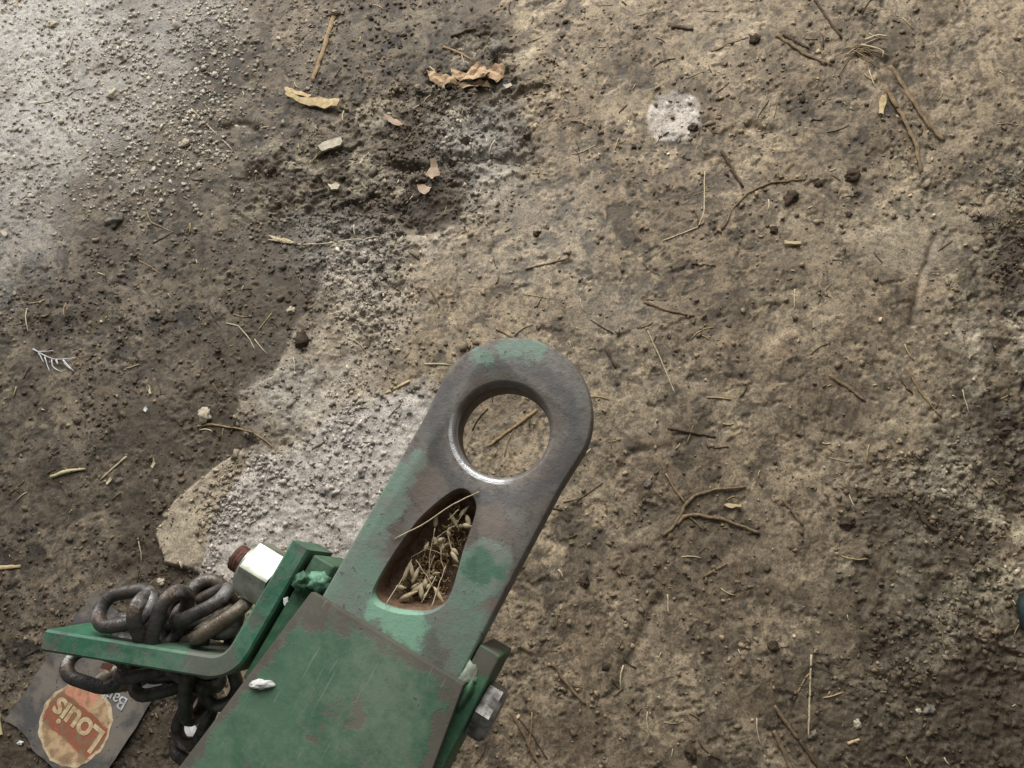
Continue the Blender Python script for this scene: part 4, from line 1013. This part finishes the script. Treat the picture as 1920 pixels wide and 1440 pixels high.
# crumpled dead leaf: folded lobes
lf = empty('dead_leaf', on(870, 152), 'crumpled tan dead leaf at top centre', 'leaf')
def leaf_lobe(poly, hx, seed, th=.8):
    P = [on(*p) for p in poly]; c = sum(P, Vector())/len(P)
    bm = bmesh.new(); f = bm.faces.new([bm.verts.new((p.x-c.x, p.y-c.y, 0)) for p in P]); bmesh.ops.triangulate(bm, faces=[f])
    bmesh.ops.subdivide_edges(bm, edges=bm.edges[:], cuts=5, use_grid_fill=True); bmesh.ops.triangulate(bm, faces=bm.faces[:])
    for v in bm.verts:
        a_ = mnoise.noise(Vector((v.co.x*45+seed, v.co.y*45, 0))); b_ = mnoise.noise(Vector((v.co.x*120, v.co.y*120+seed, 4)))
        v.co.z = hx*(.5+abs(a_)*1.8)+.004*b_; v.co.x += .0016*b_; v.co.y += .0018*mnoise.noise(Vector((v.co.x*200, seed, 1)))
    r = bmesh.ops.extrude_face_region(bm, geom=bm.faces[:])
    for v in [g_ for g_ in r['geom'] if isinstance(g_, bmesh.types.BMVert)]: v.co.z += th/1000
    bmesh.ops.recalc_face_normals(bm, faces=bm.faces[:])
    o = bm_obj('leaf_lobe', bm, MS['leaf'], lf, False); o.location = c+Vector((0, 0, .001))-lf.location
leaf_lobe([(801, 137), (812, 139), (832, 147), (852, 152), (862, 160), (850, 166), (826, 164), (808, 156)], .006, 1)
leaf_lobe([(846, 134), (856, 132), (864, 140), (880, 144), (874, 156), (850, 150)], .005, 2)
leaf_lobe([(858, 156), (876, 146), (888, 128), (898, 122), (910, 128), (920, 142), (912, 156), (890, 160)], .009, 3)
leaf_lobe([(856, 160), (890, 158), (916, 156), (922, 164), (900, 168), (870, 168)], .004, 4)
leaf_lobe([(916, 136), (930, 130), (942, 126), (949, 138), (944, 150), (932, 158), (918, 152)], .006, 5)
stem('midrib', None, None, [(862, 160), (890, 158), (925, 150)], 1.4, 'tan', .7, .8, .010, lf, 5)

# stones and single clods
SN = [
 ('dark pebble with a grey top in the hollow above the crumpled leaf', 932, 92, 32, 'stone', 'pebble', 'pebble', .7), ('round pebble tucked behind the crumpled leaf', 868, 128, 17, 'stone', 'pebble', 'pebble', .9),
 ('round dark clod at the end of the thin twig, top right', 1413, 76, 20, 'clod', 'soil_clod', 'clod', .9), ('largest dark clod at right of the curved twig', 1596, 331, 30, 'clod', 'soil_clod', 'clod', .8),
 ('ragged dark clod under the end of the curved twig', 1481, 371, 28, 'clod', 'soil_clod', 'clod', .8), ('small dark clod between two larger ones right of the curved twig', 1535, 343, 15, 'clod', 'soil_clod', 'clod', .9),
 ('dark lump on the edge of the round white powder spot', 1299, 240, 18, 'clod', 'soil_clod', 'clod', .9), ('brown pebble left of the forked twig', 1216, 907, 18, 'stone', 'pebble', 'pebble', .7),
 ('dark clod on bare ground below right of the towing eye', 1096, 1090, 20, 'clod', 'soil_clod', 'clod', .8), ('pale blocky pebble in the upper left grit', 348, 268, 13, 'palestone', 'pebble', 'pebble', .9),
 ('pale pebble at upper left with a dark shadow', 211, 178, 18, 'palestone', 'pebble', 'pebble', .7), ('white pebble in the pale dust at the top left corner', 100, 47, 16, 'palestone', 'pebble', 'pebble', .8),
 ('flat grey clod in the dark star-shaped hollow at left', 218, 412, 30, 'stone', 'soil_clod', 'clod', .8), ('pale pebble on the soil just above the chain', 302, 1092, 17, 'palestone', 'pebble', 'pebble', .7),
 ('brown clod on the crust edge left of centre', 566, 638, 32, 'clod', 'soil_clod', 'clod', .6), ('round grey clod among pale ones left of the root', 385, 778, 26, 'palestone', 'soil_clod', 'clod', .9),
 ('round pebble in the dark ground at bottom right', 1607, 1357, 16, 'palestone', 'pebble', 'pebble', .8), ('larger pale stone in the dark lower right corner', 1741, 1330, 24, 'stone', 'pebble', 'stone', .7),
 ('small stone beside the larger pale stone at lower right', 1722, 1333, 11, 'palestone', 'pebble', 'pebble', .8), ('dark clod standing in the dark soil below right of the forked twig', 1450, 1212, 20, 'clod', 'soil_clod', 'clod', .9),
 ('pale clod beside the foot of the long pale straw', 1524, 1378, 20, 'stone', 'soil_clod', 'clod', .6), ('dark clod at the bottom edge right of the hitch', 1296, 1412, 26, 'clod', 'soil_clod', 'clod', .8),
 ('small white pebble on dark soil under the hooked straw', 545, 582, 15, 'palestone', 'pebble', 'pebble', .8), ('white pebble lying on the printed card corner side at lower left', 38, 1393, 9, 'white', 'pebble', 'pebble', .8),
 ('dark clod at centre above the tan crust patch', 1006, 438, 14, 'clod', 'soil_clod', 'clod', .8), ('dark clod above the small pale wood chip', 1450, 432, 16, 'clod', 'soil_clod', 'clod', .9),
 ('small clod right of the dark clod above the wood chip', 1592, 402, 12, 'clod', 'soil_clod', 'clod', .9), ('dark clod in the shaded ground right of the forked twig', 1590, 978, 28, 'clod', 'soil_clod', 'clod', .6),
 ('dark lump near the dark splinter below the grass tuft', 1384, 402, 0, 'clod', 'soil_clod', 'clod', .8),
]
for s_ in SN:
    if s_[3] > 0: stone(*s_)
# dark teal thing whose rounded edge just enters at the right
p = on(1932, 1150)
o = lump('teal_scrap', (0, 0, 0), (.018, .026, .014), MS['teal'], None, 8, 3, .12, .7); o.location = p+Vector((0, 0, .008))
tag(o, 'dark teal rounded scrap just cut by the right edge', 'scrap')
